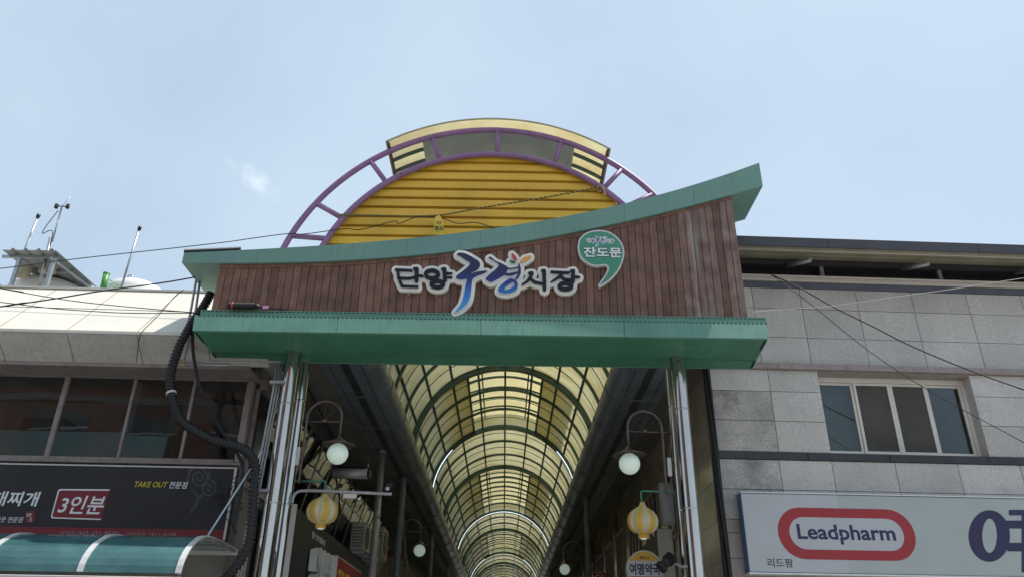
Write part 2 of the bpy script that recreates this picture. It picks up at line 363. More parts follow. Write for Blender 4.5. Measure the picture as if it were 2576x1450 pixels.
def sdf_strokes(X, Y, strokes):
    D = np.full(X.shape, 1e9)
    for st in strokes:
        if st[0] == 'ring':
            _, cx, cy, rx, ry, r = st
            st = [(cx + rx * math.cos(a), cy + ry * math.sin(a), r) for a in np.linspace(0, 2 * math.pi, 25)]
        for (x0, y0, r0), (x1, y1, r1) in zip(st, st[1:]):
            dx, dy = x1 - x0, y1 - y0; t = np.clip(((X - x0) * dx + (Y - y0) * dy) / max(dx * dx + dy * dy, 1e-9), 0, 1)
            D = np.minimum(D, np.hypot(X - x0 - t * dx, Y - y0 - t * dy) - (r0 + (r1 - r0) * t))
    return D
def sdf_poly(X, Y, poly):
    D = np.full(X.shape, 1e9); ins = np.zeros(X.shape, bool); n = len(poly)
    for i in range(n):
        (x0, y0), (x1, y1) = poly[i], poly[(i + 1) % n]; dx, dy = x1 - x0, y1 - y0
        t = np.clip(((X - x0) * dx + (Y - y0) * dy) / max(dx * dx + dy * dy, 1e-9), 0, 1)
        D = np.minimum(D, np.hypot(X - x0 - t * dx, Y - y0 - t * dy))
        if abs(dy) > 1e-9: ins ^= ((y0 > Y) != (y1 > Y)) & (X < dx * (Y - y0) / dy + x0)
    return np.where(ins, -D, D)
def round_poly(poly, n=6):
    k = len(poly); P = [V((*p, 0)) for p in poly]; out = []
    for i in range(k):
        p0, p1, p2, p3 = P[i - 1], P[i], P[(i + 1) % k], P[(i + 2) % k]
        for j in range(n):
            t = j / n; q = 0.5 * ((2 * p1) + (p2 - p0) * t + (2 * p0 - 5 * p1 + 4 * p2 - p3) * t * t + (3 * p1 - p0 - 3 * p2 + p3) * t ** 3)
            out.append((q.x, q.y))
    return out
def contours(D, xs, ys, lev):
    """closed loops of D = lev by marching squares"""
    S = D - lev; S[np.abs(S) < 1e-6] = 1e-6; inside = S < 0; seg = {}
    H, W_ = S.shape
    c = inside[:-1, :-1].astype(int) + 2 * inside[:-1, 1:] + 4 * inside[1:, 1:] + 8 * inside[1:, :-1]
    TB = {1: [(3, 0)], 2: [(0, 1)], 3: [(3, 1)], 4: [(1, 2)], 5: [(3, 2), (1, 0)], 6: [(0, 2)], 7: [(3, 2)], 8: [(2, 3)], 9: [(2, 0)], 10: [(0, 3), (2, 1)], 11: [(2, 1)], 12: [(1, 3)], 13: [(1, 0)], 14: [(0, 3)]}
    def ed(i, j, e): return [('h', i, j), ('v', i, j + 1), ('h', i + 1, j), ('v', i, j)][e]
    for i, j in np.argwhere((c > 0) & (c < 15)):
        for a, b in TB[int(c[i, j])]: seg[ed(i, j, a)] = ed(i, j, b)
    def pt(k):
        t, i, j = k
        if t == 'h': u = S[i, j] / (S[i, j] - S[i, j + 1]); return xs[j] + u * (xs[j + 1] - xs[j]), ys[i]
        u = S[i, j] / (S[i, j] - S[i + 1, j]); return xs[j], ys[i] + u * (ys[i + 1] - ys[i])
    loops = []
    while seg:
        k0 = next(iter(seg)); k = k0; lp = []
        while k in seg: lp.append(pt(k)); k = seg.pop(k)
        if len(lp) > 8: loops.append(simplify(lp))
    return [l for l in loops if len(l) >= 4]
def simplify(lp, tol=0.5):
    A = np.array(lp); keep = []
    def rec(a, b):
        if b - a < 2: return
        p, q = A[a], A[b]; d = q - p; n_ = np.hypot(*d)
        r = A[a + 1:b] - p
        dist = np.abs(d[0] * r[:, 1] - d[1] * r[:, 0]) / n_ if n_ > 1e-9 else np.hypot(r[:, 0], r[:, 1])
        k = int(np.argmax(dist))
        if dist[k] > tol: rec(a, a + 1 + k); keep.append(a + 1 + k); rec(a + 1 + k, b)
    h = len(A) // 2; keep.append(0); rec(0, h); keep.append(h); rec(h, len(A) - 1); keep.append(len(A) - 1)
    return [tuple(A[i]) for i in sorted(set(keep))]
def plate(loops, mapper, fr, d0, d1, name, mt, parent):
    """flat cut-out with thickness from closed loops (holes allowed)"""
    m_ = MB(fr); pts = []
    lo2 = [[mapper(*p) for p in lp] for lp in loops]
    tri = geometry.tessellate_polygon([[V((a, b, 0)) for a, b in lp] for lp in lo2])
    for lp in lo2: pts += lp
    n = len(pts); fs = [tuple(t) for t in tri] + [tuple(i + n for i in reversed(t)) for t in tri]; k = 0
    for lp in lo2:
        q = len(lp); fs += [(k + i, k + (i + 1) % q, n + k + (i + 1) % q, n + k + i) for i in range(q)]; k += q
    m_.add([(a, d1, b) for a, b in pts] + [(a, d0, b) for a, b in pts], fs)
    return m_.build(name, mt, parent)
def circle3(a, b, c):
    ax, ay = a; bx, by = b; cx, cy = c; d = 2 * (ax * (by - cy) + bx * (cy - ay) + cx * (ay - by))
    ux = ((ax * ax + ay * ay) * (by - cy) + (bx * bx + by * by) * (cy - ay) + (cx * cx + cy * cy) * (ay - by)) / d
    uy = ((ax * ax + ay * ay) * (cx - bx) + (bx * bx + by * by) * (ax - cx) + (cx * cx + cy * cy) * (bx - ax)) / d
    return ux, uy, math.hypot(ax - ux, ay - uy)

# ================================================================== setting
g = MB(); g.add([(-400, -400, 0), (400, -400, 0), (400, 400, 0), (-400, 400, 0)], [(0, 1, 2, 3)]); g.build('ground', PAVE, kind='structure')
g = MB(); g.add([(-60, -6.5, 0.004), (60, -6.5, 0.004), (60, 6.5, 0.004), (-60, 6.5, 0.004)], [(0, 1, 2, 3)]); g.build('road', ASPH, kind='structure')
g = MB(); g.box(-60, 60, 6.5, 9.2, 0.0, 0.13); g.build('pavement', PAVE, kind='structure')

# ================================================================== entrance gate
GF = Frame(0, 10.40)                       # plane of the timber boards
gate = thing('market_gate', 'market entrance gate with brown timber front, green roof edges and steel columns', 'gate', (0, 10.8, 0))
def cx(px, py, Y): return onY(px, py, Y).x
# lower green canopy: fascia, ceiling strips, trim
YF = 10.18
fl, fr_ = onY(483, 832, YF), onY(1932, 848, YF)
ZU = (fl.z + fr_.z) / 2                     # height of the canopy's underside
bl, br = onZ(545, 905, ZU), onZ(1890, 928, ZU)
YB = (bl.y + br.y) / 2
ztop = (onY(520, 793, YF + 0.06).z + onY(1925, 812, YF + 0.06).z) / 2
xl, xr = fl.x, fr_.x
xt0, xt1 = cx(489, 797, YF + 0.06), cx(1928, 815, YF + 0.06)
nsec = 4
for i in range(nsec):                       # fascia lengths with visible joints
    a, b = i / nsec, (i + 1) / nsec - 0.0006
    lo0, lo1 = xl + (xr - xl) * a, xl + (xr - xl) * b; hi0, hi1 = xt0 + (xt1 - xt0) * a, xt0 + (xt1 - xt0) * b
    m_ = MB(); m_.add([(lo0, YF, ZU - 0.004), (lo1, YF, ZU - 0.004), (lo1, YF + 0.06, ZU - 0.004), (lo0, YF + 0.06, ZU - 0.004), (hi0, YF + 0.05, ztop), (hi1, YF + 0.05, ztop), (hi1, YF + 0.11, ztop), (hi0, YF + 0.11, ztop)],
                      [(0, 3, 2, 1), (4, 5, 6, 7), (0, 1, 5, 4), (1, 2, 6, 5), (2, 3, 7, 6), (3, 0, 4, 7)]); m_.build('fascia', GREEN, gate, bevel=0.004)
for k in range(3):                          # ceiling strips, stepped a little
    def ed(t):
        y = YF + 0.062 + (YB - YF - 0.062) * t; u = (y - YF) / (YB - YF); return y, xl + (bl.x - xl) * u, xr + (br.x - xr) * u
    y0, a0, b0 = ed([0, .36, .70][k]); y1, a1, b1 = ed([.36, .70, 1][k]); y1 -= 0.012
    m_ = MB(); z1 = ZU + 0.006 * (k % 2); m_.add([(a0, y0, z1), (b0, y0, z1), (b1, y1, z1), (a1, y1, z1), (a0, y0, z1 + 0.05), (b0, y0, z1 + 0.05), (b1, y1, z1 + 0.05), (a1, y1, z1 + 0.05)],
             [(0, 3, 2, 1), (4, 5, 6, 7), (0, 1, 5, 4), (1, 2, 6, 5), (2, 3, 7, 6), (3, 0, 4, 7)]); m_.build('ceiling_strip', GREEN_SHADED, gate)
m_ = MB(); m_.add([(xl, YF + 0.1, ztop - 0.03), (xr, YF + 0.1, ztop - 0.03), (br.x, YB, ztop - 0.03), (bl.x, YB, ztop - 0.03), (xl, YF + 0.1, ztop), (xr, YF + 0.1, ztop), (br.x, YB, ztop), (bl.x, YB, ztop)],
    [(0, 3, 2, 1), (4, 5, 6, 7), (0, 1, 5, 4), (1, 2, 6, 5), (2, 3, 7, 6), (3, 0, 4, 7)]); m_.build('canopy_top', GREEN, gate)
for sgn in (0, 1):                          # canopy end plates
    a, b = (fl, bl) if sgn == 0 else (fr_, br)
    q = 0.012 if sgn == 0 else -0.012
    m_ = MB(); m_.add([(a.x + q, YF + 0.07, ZU), (b.x + q, YB, ZU), (b.x + q, YB, ztop - 0.031), (a.x + q, YF + 0.11, ztop - 0.031), (a.x + 3 * q, YF + 0.07, ZU), (b.x + 3 * q, YB, ZU), (b.x + 3 * q, YB, ztop - 0.031), (a.x + 3 * q, YF + 0.11, ztop - 0.031)],
        [(0, 1, 2, 3), (7, 6, 5, 4), (0, 1, 5, 4), (1, 2, 6, 5), (2, 3, 7, 6), (3, 0, 4, 7)]); m_.build('end_plate', GREEN, gate)
m_ = MB(); m_.box(bl.x, br.x, YB, YB + 0.03, ZU - 0.003, ztop); m_.build('back_plate', GREEN, gate)
# perforated trim strip standing behind the fascia
yt = YF + 0.16; t0, t1 = cx(506, 776, yt), cx(1926, 800, yt)
ztt = (onY(560, 777, yt).z + onY(1900, 799, yt).z) / 2
m_ = MB(); m_.box(t0, t1, yt, yt + 0.03, ztop - 0.02, ztt); m_.build('trim_strip', GREEN, gate)
m_ = MB(); n = int((t1 - t0) / 0.062)
for i in range(n):
    x = t0 + 0.03 + i * 0.062
    m_.box(x, x + 0.038, yt - 0.003, yt + 0.001, ztt - 0.028, ztt - 0.016)
    m_.box(x, x + 0.038, YF + 0.046, YF + 0.0515, ztop - 0.016, ztop - 0.003)
m_.build('vent_slot', BLACK, gate, kind='stuff')
for px in (715, 1130, 1218, 1720):          # bright screw heads under the canopy
    p = onZ(px * 0.97 + 30, 872, ZU); m_ = MB(); m_.lathe((p.x, p.y, ZU - 0.006), [(0.001, 0), (0.012, 0.001), (0.014, 0.007)], 8); m_.build('screw_head', GALV, gate)

# curved upper roof edge
YS = 10.34
top_px = [(461, 635), (600, 631), (710, 623), (820, 616), (901, 611), (1081, 594), (1276, 570), (1369, 553), (1565, 515), (1648, 492), (1738, 466), (1908, 410)]
bot_px = [(459, 660), (559, 662), (700, 660), (901, 651), (1050, 641), (1201, 625), (1351, 601), (1471, 577), (1621, 546), (1738, 515), (1838, 492), (1919, 467)]
tw = [onY(*p, YS) for p in top_px]; bw = [onY(*p, YS) for p in bot_px]
def curve_fn(P):
    x = np.array([p.x for p in P]); z = np.array([p.z for p in P]); c = np.polyfit(x, z, 4); return lambda q: float(np.polyval(c, q))
ft, fb = curve_fn(tw), curve_fn(bw)
xa, xb = (tw[0].x + bw[0].x) / 2, (tw[-1].x + bw[-1].x) / 2
YSB = 11.36
secs = np.linspace(xa, xb, 9)
for i in range(8):                          # roof edge in folded sheet lengths
    xs = np.linspace(secs[i], secs[i + 1] - (0.003 if i < 7 else 0), 6)
    m_ = MB(); vs = []; fs = []
    for x in xs: vs += [(x, YS, fb(x)), (x, YS, ft(x)), (x, YSB, ft(x)), (x, YSB, fb(x))]
    for k in range(5):
        o_ = 4 * k
        for q in range(4): fs.append((o_ + q, o_ + (q + 1) % 4, o_ + 4 + (q + 1) % 4, o_ + 4 + q))
    fs += [(0, 1, 2, 3), (23, 22, 21, 20)]
    m_.add(vs, fs); m_.build('roof_edge', GREEN_UP, gate)
# timber boards
wl, wr = GF.pix(543, 720)[0], GF.pix(1861, 645)[0]
zb = ztop - 0.01; nb = 70
for i in range(nb):
    a, b = wl + (wr - wl) * i / nb, wl + (wr - wl) * (i + 1) / nb - 0.008
    dj = random.uniform(-0.004, 0.004); za, zc = fb(a) - 0.02, fb(b) - 0.02
    m_ = MB(GF); m_.add([(a, dj, zb), (b, dj, zb), (b, -0.03, zb), (a, -0.03, zb), (a, dj, za), (b, dj, zc), (b, -0.03, zc), (a, -0.03, za)],
        [(0, 3, 2, 1), (4, 5, 6, 7), (0, 1, 5, 4), (1, 2, 6, 5), (2, 3, 7, 6), (3, 0, 4, 7)])
    m_.build('board', WOODW if (i > nb - 9 and random.random() < 0.85) or random.random() < 0.04 else WOOD, gate, bevel=0.0025)
xs = np.linspace(wl, wr, 24)                # thin dark batten under the roof edge, and the box behind the boards
m_ = MB(GF); vs = []; fs = []
for x in xs: vs += [(x, 0.012, fb(x) - 0.055), (x, 0.012, fb(x) - 0.004), (x, -0.02, fb(x) - 0.004), (x, -0.02, fb(x) - 0.055)]
for k in range(23): fs += [(4 * k + q, 4 * k + (q + 1) % 4, 4 * k + 4 + (q + 1) % 4, 4 * k + 4 + q) for q in range(4)]
m_.add(vs, fs + [(0, 1, 2, 3), (95, 94, 93, 92)]); m_.build('top_batten', WOOD, gate)
m_ = MB(GF); vs = []
for x in xs: vs += [(x, -0.034, zb), (x, -0.034, fb(x) - 0.03), (x, -0.9, fb(x) - 0.03), (x, -0.9, zb)]
m_.add(vs, fs + [(0, 1, 2, 3), (95, 94, 93, 92)]); m_.build('gate_core', DARKFASC, gate)
# columns of polished steel
def column(parent, px, py, Y, r, ztop_, name='column', mt=STEEL, collar=True):
    p = onY(px, py, Y); m_ = MB(); n = 40
    m_.lathe((p.x, Y, 0), [(r, 0), (r, ztop_ * 0.30), (r * 1.0, ztop_ * 0.301), (r, ztop_)], n)
    c = m_.build(name, mt, parent)
    for h in ([0.3, 0.62, 0.86] if collar else []):
        m_ = MB(); m_.lathe((p.x, Y, ztop_ * h), [(r, 0), (r + 0.004, 0.001), (r + 0.004, 0.02), (r, 0.021)], n); m_.build('joint_ring', mt, c)
    return p
cL = column(gate, 739, 888, 11.0, 0.108, ZU + 0.004)
cR = column(gate, 1703, 902, 11.0, 0.108, ZU + 0.004)

# ---- things resting on the gate
sp = thing('cable_splice_closure', 'black ribbed cable splice case with a red band on the gate ledge', 'splice case', onY(610, 775, 10.30))
yy = 10.295; a = onY(576, 766, yy); b = onY(640, 767, yy); r = 0.052; zc = ztt + r - 0.005
Q, rs = hose([(a.x, yy, zc), (b.x, yy, zc)], r - 0.003, 0.022, 0.003); m_ = MB(); m_.tube(Q, rs, 14); m_.build('case', BLACK, sp)
m_ = MB(); x = onY(584, 766, yy).x; m_.tube([(x, yy, zc), (x + 0.022, yy, zc)], r + 0.003, 14); m_.build('band', mat('red_band', (0.6, 0.06, 0.08), 0.5), sp)
m_ = MB(); c = onY(664, 770, yy).x; m_.tube([(b.x, yy, zc), (b.x + 0.05, yy, zc), (b.x + 0.06, yy, zc - 0.01), (c, yy, zc - 0.02)], [r * 0.8, r * 0.7, r * 0.5, r * 0.3], 12); m_.build('cable_neck', BLACK, sp)
m_ = MB(); m_.tube(smooth_path([(c, yy, zc - 0.02), (c + 0.12, yy, zc - 0.035), (c + 0.3, yy + 0.02, ztt + 0.008)]), 0.009, 6); m_.build('cable_tail', CABLE, sp)
m_ = MB(); m_.box(c - 0.01, c + 0.075, yy - 0.03, yy - 0.024, zc - 0.05, zc + 0.0); m_.build('tag', mat('pink_tag', (0.65, 0.25, 0.45), 0.6), sp)
P0, P1 = onY(464, 634, 10.36), onY(603, 630, 10.36)
Q, rs = hose([(P0.x, 10.37, ft(P0.x) + 0.03), (P1.x, 10.37, ft(P1.x) + 0.03)], 0.034, 0.03, 0.008); m_ = MB(); m_.tube(Q, rs, 12)
m_.build('ribbed_conduit_piece', BLACK, None, 'short length of black ribbed conduit lying along the raised left roof corner', 'conduit')

# ---- main name sign
def r7(x, y): return (1500 + x / 3.4347) / 1.5534, (950 + y / 3.4347) / 1.5534
KU = [(978, 160), (1010, 134), (1080, 142), (1150, 172), (1222, 214), (1268, 245), (1290, 288), (1278, 330), (1238, 372), (1180, 396), (1128, 412), (1190, 404), (1250, 388), (1320, 376), (1388, 374), (1345, 408), (1270, 437), (1210, 468), (1182, 505), (1176, 565), (1166, 650), (1150, 740), (1120, 800), (1060, 862), (1000, 905), (950, 922), (985, 880), (1030, 820), (1060, 740), (1080, 650), (1094, 570), (1112, 488), (1060, 492), (1000, 490), (966, 464), (985, 432), (1040, 392), (1100, 345), (1142, 305), (1156, 280), (1145, 260), (1095, 232), (1030, 188)]
KY1 = [(1402, 205), (1424, 187), (1452, 206), (1492, 240), (1560, 270), (1622, 302), (1664, 332), (1655, 372), (1632, 420), (1590, 450), (1530, 482), (1470, 516), (1430, 528), (1366, 490), (1376, 462), (1430, 410), (1482, 370), (1522, 330), (1538, 296), (1512, 270), (1442, 226)]
KY2 = [[(1650, 348, 12), (1720, 345, 9), (1800, 330, 10)], [(1640, 425, 18), (1700, 425, 22), (1760, 408, 16), (1800, 392, 10)], [(1808, 285, 10), (1820, 340, 16), (1818, 400, 18), (1795, 455, 18), (1765, 492, 10)]]
KYO = [(1665, 490), (1702, 473), (1745, 490), (1787, 527), (1796, 572), (1780, 622), (1720, 660), (1640, 676), (1570, 666), (1530, 640), (1542, 600), (1592, 545), (1640, 505)]
KYH = [(1728, 528), (1752, 546), (1745, 577), (1700, 606), (1640, 627), (1613, 622), (1640, 582), (1690, 547)]
DARK = {'dan': [[(160, 356, 14), (370, 366, 13)], [(185, 362, 18), (196, 465, 18)], [(190, 468, 15), (340, 472, 14), (425, 452, 12)], [(405, 342, 16), (440, 350, 26), (436, 500, 26)], [(460, 432, 12), (520, 440, 12)], [(212, 505, 18), (238, 565, 20)], [(238, 575, 14), (450, 582, 13)]],
        'yang': [('ring', 644, 418, 86, 52, 23), [(780, 345, 14), (812, 352, 26), (820, 490, 26)], [(845, 403, 10), (910, 405, 10)], [(845, 458, 10), (910, 458, 10)], ('ring', 717, 548, 83, 42, 23)],
        'si': [[(1945, 398, 12), (1985, 405, 24), (1962, 460, 20), (1920, 512, 13), (1852, 556, 7)], [(1958, 470, 12), (2020, 522, 18), (2112, 540, 14)], [(2118, 366, 12), (2148, 375, 25), (2154, 615, 24)]],
        'jang': [[(2245, 386, 14), (2480, 396, 13)], [(2400, 400, 16), (2345, 455, 16), (2242, 520, 7)], [(2368, 440, 12), (2425, 485, 17), (2505, 490, 13)], [(2505, 370, 12), (2538, 376, 25), (2535, 510, 25)], [(2560, 450, 12), (2620, 456, 12)], ('ring', 2436, 576, 85, 42, 23)]}
PET = {'red_print_petal': ([[(1718, 146, 7), (1745, 186, 19), (1776, 220, 8)]], (0.55, 0.04, 0.05)), 'orange_print_petal': ([[(1838, 252, 10), (1895, 214, 24), (1962, 182, 10)]], (0.75, 0.36, 0.05)), 'green_print_petal': ([[(1690, 240, 6), (1725, 251, 16), (1762, 256, 6)]], (0.03, 0.16, 0.10))}
gx = np.arange(20, 2740, 5.0); gy = np.arange(40, 1020, 5.0); GX, GY = np.meshgrid(gx, gy)
KU_, KY1_ = round_poly(KU, 3), round_poly(KY1, 3)
D_KU = sdf_poly(GX, GY, KU_); D_KY = np.minimum(sdf_poly(GX, GY, KY1_), sdf_strokes(GX, GY, KY2))
D_O = np.maximum(sdf_poly(GX, GY, round_poly(KYO, 3)), -sdf_poly(GX, GY, round_poly(KYH, 3)))
D_BR = np.minimum(np.minimum(D_KU, D_KY), D_O)
D_DK = {k: sdf_strokes(GX, GY, v) for k, v in DARK.items()}
D_PT = {k: sdf_strokes(GX, GY, v[0]) for k, v in PET.items()}
D_ALL = D_BR.copy()
for q in list(D_DK.values()) + list(D_PT.values()): D_ALL = np.minimum(D_ALL, q)
C_BACK = [c for c in contours(D_ALL, gx, gy, 48.0)]
C_EDGE = contours(D_BR, gx, gy, 9.0)
C_BR = contours(D_BR, gx, gy, 0.0)
def outer_only(loops):                      # keep big loops (drop pinholes in the backing board)
    return [l for l in loops if len(l) > 3 and (max(p[0] for p in l) - min(p[0] for p in l)) > 60]
C_BACK = outer_only(C_BACK)
def blue_mat(name, z0, z1):
    m = bpy.data.materials.new(name); m.use_nodes = True; t = m.node_tree; n = t.nodes; l = t.links; b = n['Principled BSDF']; b.inputs['Roughness'].default_value = 0.4
    ge = n.new('ShaderNodeNewGeometry'); sx = n.new('ShaderNodeSeparateXYZ'); l.new(ge.outputs['Position'], sx.inputs[0])
    r = n.new('ShaderNodeMapRange'); r.inputs[1].default_value = z0; r.inputs[2].default_value = z1; l.new(sx.outputs[2], r.inputs[0])
    cr = n.new('ShaderNodeValToRGB'); e = cr.color_ramp.elements; e[0].position = 0; e[0].color = (0.07, 0.36, 0.70, 1); e[1].position = 1; e[1].color = (0.018, 0.02, 0.055, 1)
    for p, c in ((0.28, (0.03, 0.20, 0.56, 1)), (0.50, (0.016, 0.035, 0.24, 1)), (0.66, (0.016, 0.018, 0.085, 1))): k = e.new(p); k.color = c
    l.new(r.outputs[0], cr.inputs[0]); l.new(cr.outputs[0], b.inputs['Base Color']); return m
def logo(parent, fr, mapper, d, th, z0, z1, bevel=False):
    plate(C_BACK, mapper, fr, d, d + th * 2, 'backing_board', IVORY if bevel else WHITE, parent)
    for k, D in D_DK.items(): plate(contours(D, gx, gy, 0.0), mapper, fr, d + th * 2 + 0.0005, d + th * 3.2, 'letter', NAVY3 if bevel else NAVY, parent)
    if bevel: plate(C_EDGE, mapper, fr, d + th * 2 + 0.0005, d + th * 2.9, 'letter_edge', WHITE, parent)
    for lo in ([D_KU, np.minimum(D_KY, D_O)]):
        plate(contours(lo, gx, gy, 0.0), mapper, fr, d + th * 2.2, d + th * 3.2, 'letter', blue_mat('brush_blue', z0, z1), parent)
    for k, D in D_PT.items(): plate(contours(D, gx, gy, 0.0), mapper, fr, d + th * 2 + 0.0005, d + th * 3.2, 'petal', mat(k, PET[k][1], 0.4, var=0.04), parent)
DS = 0.09
mp7 = lambda x, y: GF.pix(*r7(x, y), DS)
c0 = GF.W(*[mp7(1300, 500)[0], 0.02, 0][0:2], 5.0)
ns = thing('name_sign', 'cut-out ivory name sign with navy and blue brush lettering on the timber front', 'sign', (c0.x, c0.y - 0.02, mp7(1300, 900)[1]))
logo(ns, GF, mp7, DS - 0.08, 0.03, mp7(1000, 920)[1], mp7(1000, 130)[1], True)
for x, y in ((322, 660), (690, 680), (1735, 718), (2150, 702)):
    s, z = mp7(x, y); m_ = MB(GF); m_.box(s - 0.006, s + 0.006, -0.005, 0.03, z - 0.02, z + 0.02); m_.build('bracket', GALV, ns)

# ---- comma shaped gate sign
def r8b(x, y): return (2200 + x * 0.2069) / 1.5534, (850 + y * 0.2069) / 1.5534
CM = [(660, 235), (800, 246), (930, 300), (1050, 400), (1130, 530), (1155, 660), (1140, 780), (1090, 920), (1010, 1050), (900, 1170), (790, 1250), (695, 1306), (660, 1282), (690, 1220), (770, 1110), (822, 1010), (836, 945), (800, 905), (720, 914), (620, 922), (500, 892), (400, 830), (320, 740), (282, 630), (275, 520), (300, 420), (370, 330), (460, 275), (560, 244)]
hx = np.arange(230, 1200, 8.0); hy = np.arange(190, 1350, 8.0); HX, HY = np.meshgrid(hx, hy); DC = sdf_poly(HX, HY, round_poly(CM, 4))
DS2 = 0.07; mp8 = lambda x, y: GF.pix(*r8b(x, y), DS2)
s_, z_ = mp8(700, 700); cs = thing('comma_sign', 'green comma shaped sign with white rim on the timber boards', 'sign', GF.W(s_, 0.0, z_))
plate(contours(DC, hx, hy, 0.0), mp8, GF, 0.006, DS2, 'rim_board', mat('white_rim', (0.60, 0.59, 0.60), 0.45, var=0.06), cs)
plate(contours(DC, hx, hy, -30.0), mp8, GF, DS2 + 0.0005, DS2 + 0.004, 'green_face', SIGNGRN, cs)
def b8(x0, y0, x1, y1):
    a, b = r8b(x0, y0); c, d = r8b(x1, y1); return pbox(GF, a, b, c, d, DS2)
text('잔도문', GF, b8(374, 556, 1111, 762), DS2 + 0.0045, NAVY, cs, 0.055, 0.0015)
text('잔도문', GF, b8(384, 566, 1101, 751), DS2 + 0.0065, WHITE, cs, 0.028, 0.0015)
L0 = b8(435, 355, 970, 550); mpl = lambda x, y: (L0[0] + (L0[2] - L0[0]) * (x - 90) / 2590, L0[3] + (L0[1] - L0[3]) * (y - 100) / 830)
logo(cs, GF, mpl, DS2 + 0.0045, 0.0008, L0[1], L0[3])

# ================================================================== arched front above the gate
YA = 11.46
def arc_fit(pts, Y):
    q = [onY(*p, Y) for p in pts]; return circle3(*[(p.x, p.z) for p in q])
oc = arc_fit([(714, 622), (1252, 328), (1646, 492)], YA); ic = arc_fit([(814, 614), (1252, 389), (1562, 511)], YA)
def arc_pts(c, Y, a0, a1, n): return [(c[0] + c[2] * math.cos(t), Y, c[1] + c[2] * math.sin(t)) for t in np.linspace(a0, a1, n)]
def ang(c, px, py, Y): p = onY(px, py, Y); return math.atan2(p.z - c[1], p.x - c[0])
at = thing('arch_truss', 'purple steel pipe arch with radial struts above the gate', 'arch', (oc[0], YA, ft(0)))
for c, r in ((oc, 0.052), (ic, 0.052)):
    zl = ft(0) - 0.8
    e0 = math.pi - math.asin(max(-0.9, min(0.9, (zl - c[1]) / c[2]))); e1 = math.asin(max(-0.9, min(0.9, (zl - c[1]) / c[2])))
    m_ = MB(); m_.tube(arc_pts(c, YA, e0, e1, 72), r, 12); m_.build('arch_pipe', PURPLE, at)
for (ax, ay), (bx, by) in (((722, 590), (822, 600)), ((800, 515), (855, 545)), ((935, 410), (968, 455)), ((1087, 350), (1107, 401)), ((1250, 330), (1252, 388)), ((1412, 358), (1395, 410)), ((1560, 430), (1520, 472)), ((1640, 490), (1575, 520))):
    p = onY(ax, ay, YA); q = onY(bx, by, YA)
    aa = math.atan2(p.z - oc[1], p.x - oc[0]); bb = math.atan2(q.z - ic[1], q.x - ic[0])
    m_ = MB(); m_.tube([(oc[0] + oc[2] * math.cos(aa), YA, oc[1] + oc[2] * math.sin(aa)), (ic[0] + ic[2] * math.cos(bb), YA, ic[1] + ic[2] * math.sin(bb))], 0.046, 10); m_.build('strut', PURPLE, at)
# yellow siding, board by board
ys = thing('siding_wall', 'arched yellow siding wall of overlapping horizontal boards', 'wall', (ic[0], YA + 0.1, ft(0)))
zt = ic[1] + ic[2] + 0.045; zlow = ft(xa) - 0.35; z1 = zt
a0_ = math.asin((zlow - ic[1]) / ic[2])
plate([[(ic[0] + (ic[2] + 0.02) * math.cos(t), ic[1] + 0.07 + (ic[2] + 0.02) * math.sin(t)) for t in np.linspace(a0_, math.pi - a0_, 80)]], lambda a, b: (a, b), Frame(0, YA + 0.15), 0.0, 0.02, 'backing_sheet', mat('shaded_yellow_backing', (0.42, 0.24, 0.035), 0.6, var=0.1), ys)  # darker yellow paints in the shade of the gaps between boards
while z1 > zlow:
    z0 = z1 - 0.15; zz_ = [z0 + (z1 - z0) * t for t in (0, 0.33, 0.67, 1)]; nr = len(zz_); vs = []
    for i, z in enumerate(zz_):
        hw = max(0.10, math.sqrt(max(0.0, (ic[2] + 0.015) ** 2 - (z - ic[1] - 0.045) ** 2)))
        yf = YA + 0.065 if i < nr - 1 else YA + 0.085
        for s_ in (-1, 1): vs += [(ic[0] + s_ * hw, yf, z), (ic[0] + s_ * hw, YA + 0.129, z)]
    fs = [(0, 2, 3, 1), (4 * nr - 4, 4 * nr - 3, 4 * nr - 1, 4 * nr - 2)]
    for q in range(nr - 1): o_ = 4 * q; fs += [(o_, o_ + 4, o_ + 6, o_ + 2), (o_ + 1, o_ + 3, o_ + 7, o_ + 5), (o_, o_ + 1, o_ + 5, o_ + 4), (o_ + 2, o_ + 6, o_ + 7, o_ + 3)]
    m_ = MB(); m_.add(vs, fs); m_.build('siding_board', YELLOW, ys); z1 = z0 - 0.042
# ridge hood that shows over the arch
YH = 11.33
hc = arc_fit([(970, 358), (1250, 300), (1535, 377)], YH); h0, h1 = ang(hc, 970, 358, YH), ang(hc, 1535, 377, YH)
hd = thing('ridge_hood', 'pale yellow translucent hood over the crown of the arch', 'roof hood', (hc[0], YH, hc[1] + hc[2]))
def arc_sheet(m_, c, r0, r1, a0, a1, y0, y1, n):
    vs = []; fs = []
    for t in np.linspace(a0, a1, n + 1):
        for r in (r0, r1):
            for y in (y0, y1): vs.append((c[0] + r * math.cos(t), y, c[1] + r * math.sin(t)))
    for i in range(n):
        o_ = 4 * i; fs += [(o_, o_ + 4, o_ + 5, o_ + 1), (o_ + 2, o_ + 3, o_ + 7, o_ + 6), (o_, o_ + 2, o_ + 6, o_ + 4), (o_ + 1, o_ + 5, o_ + 7, o_ + 3)]
    e = 4 * n; fs += [(0, 1, 3, 2), (e, e + 2, e + 3, e + 1)]
    m_.add(vs, fs, False); return m_
m_ = MB(); arc_sheet(m_, hc, hc[2] - 0.008, hc[2], h0, h1, YH, 13.0, 40); m_.build('roof_panel', HOOD, hd)
g0, g1 = ang(hc, 1058, 350, 11.75), ang(hc, 1449, 366, 11.75)
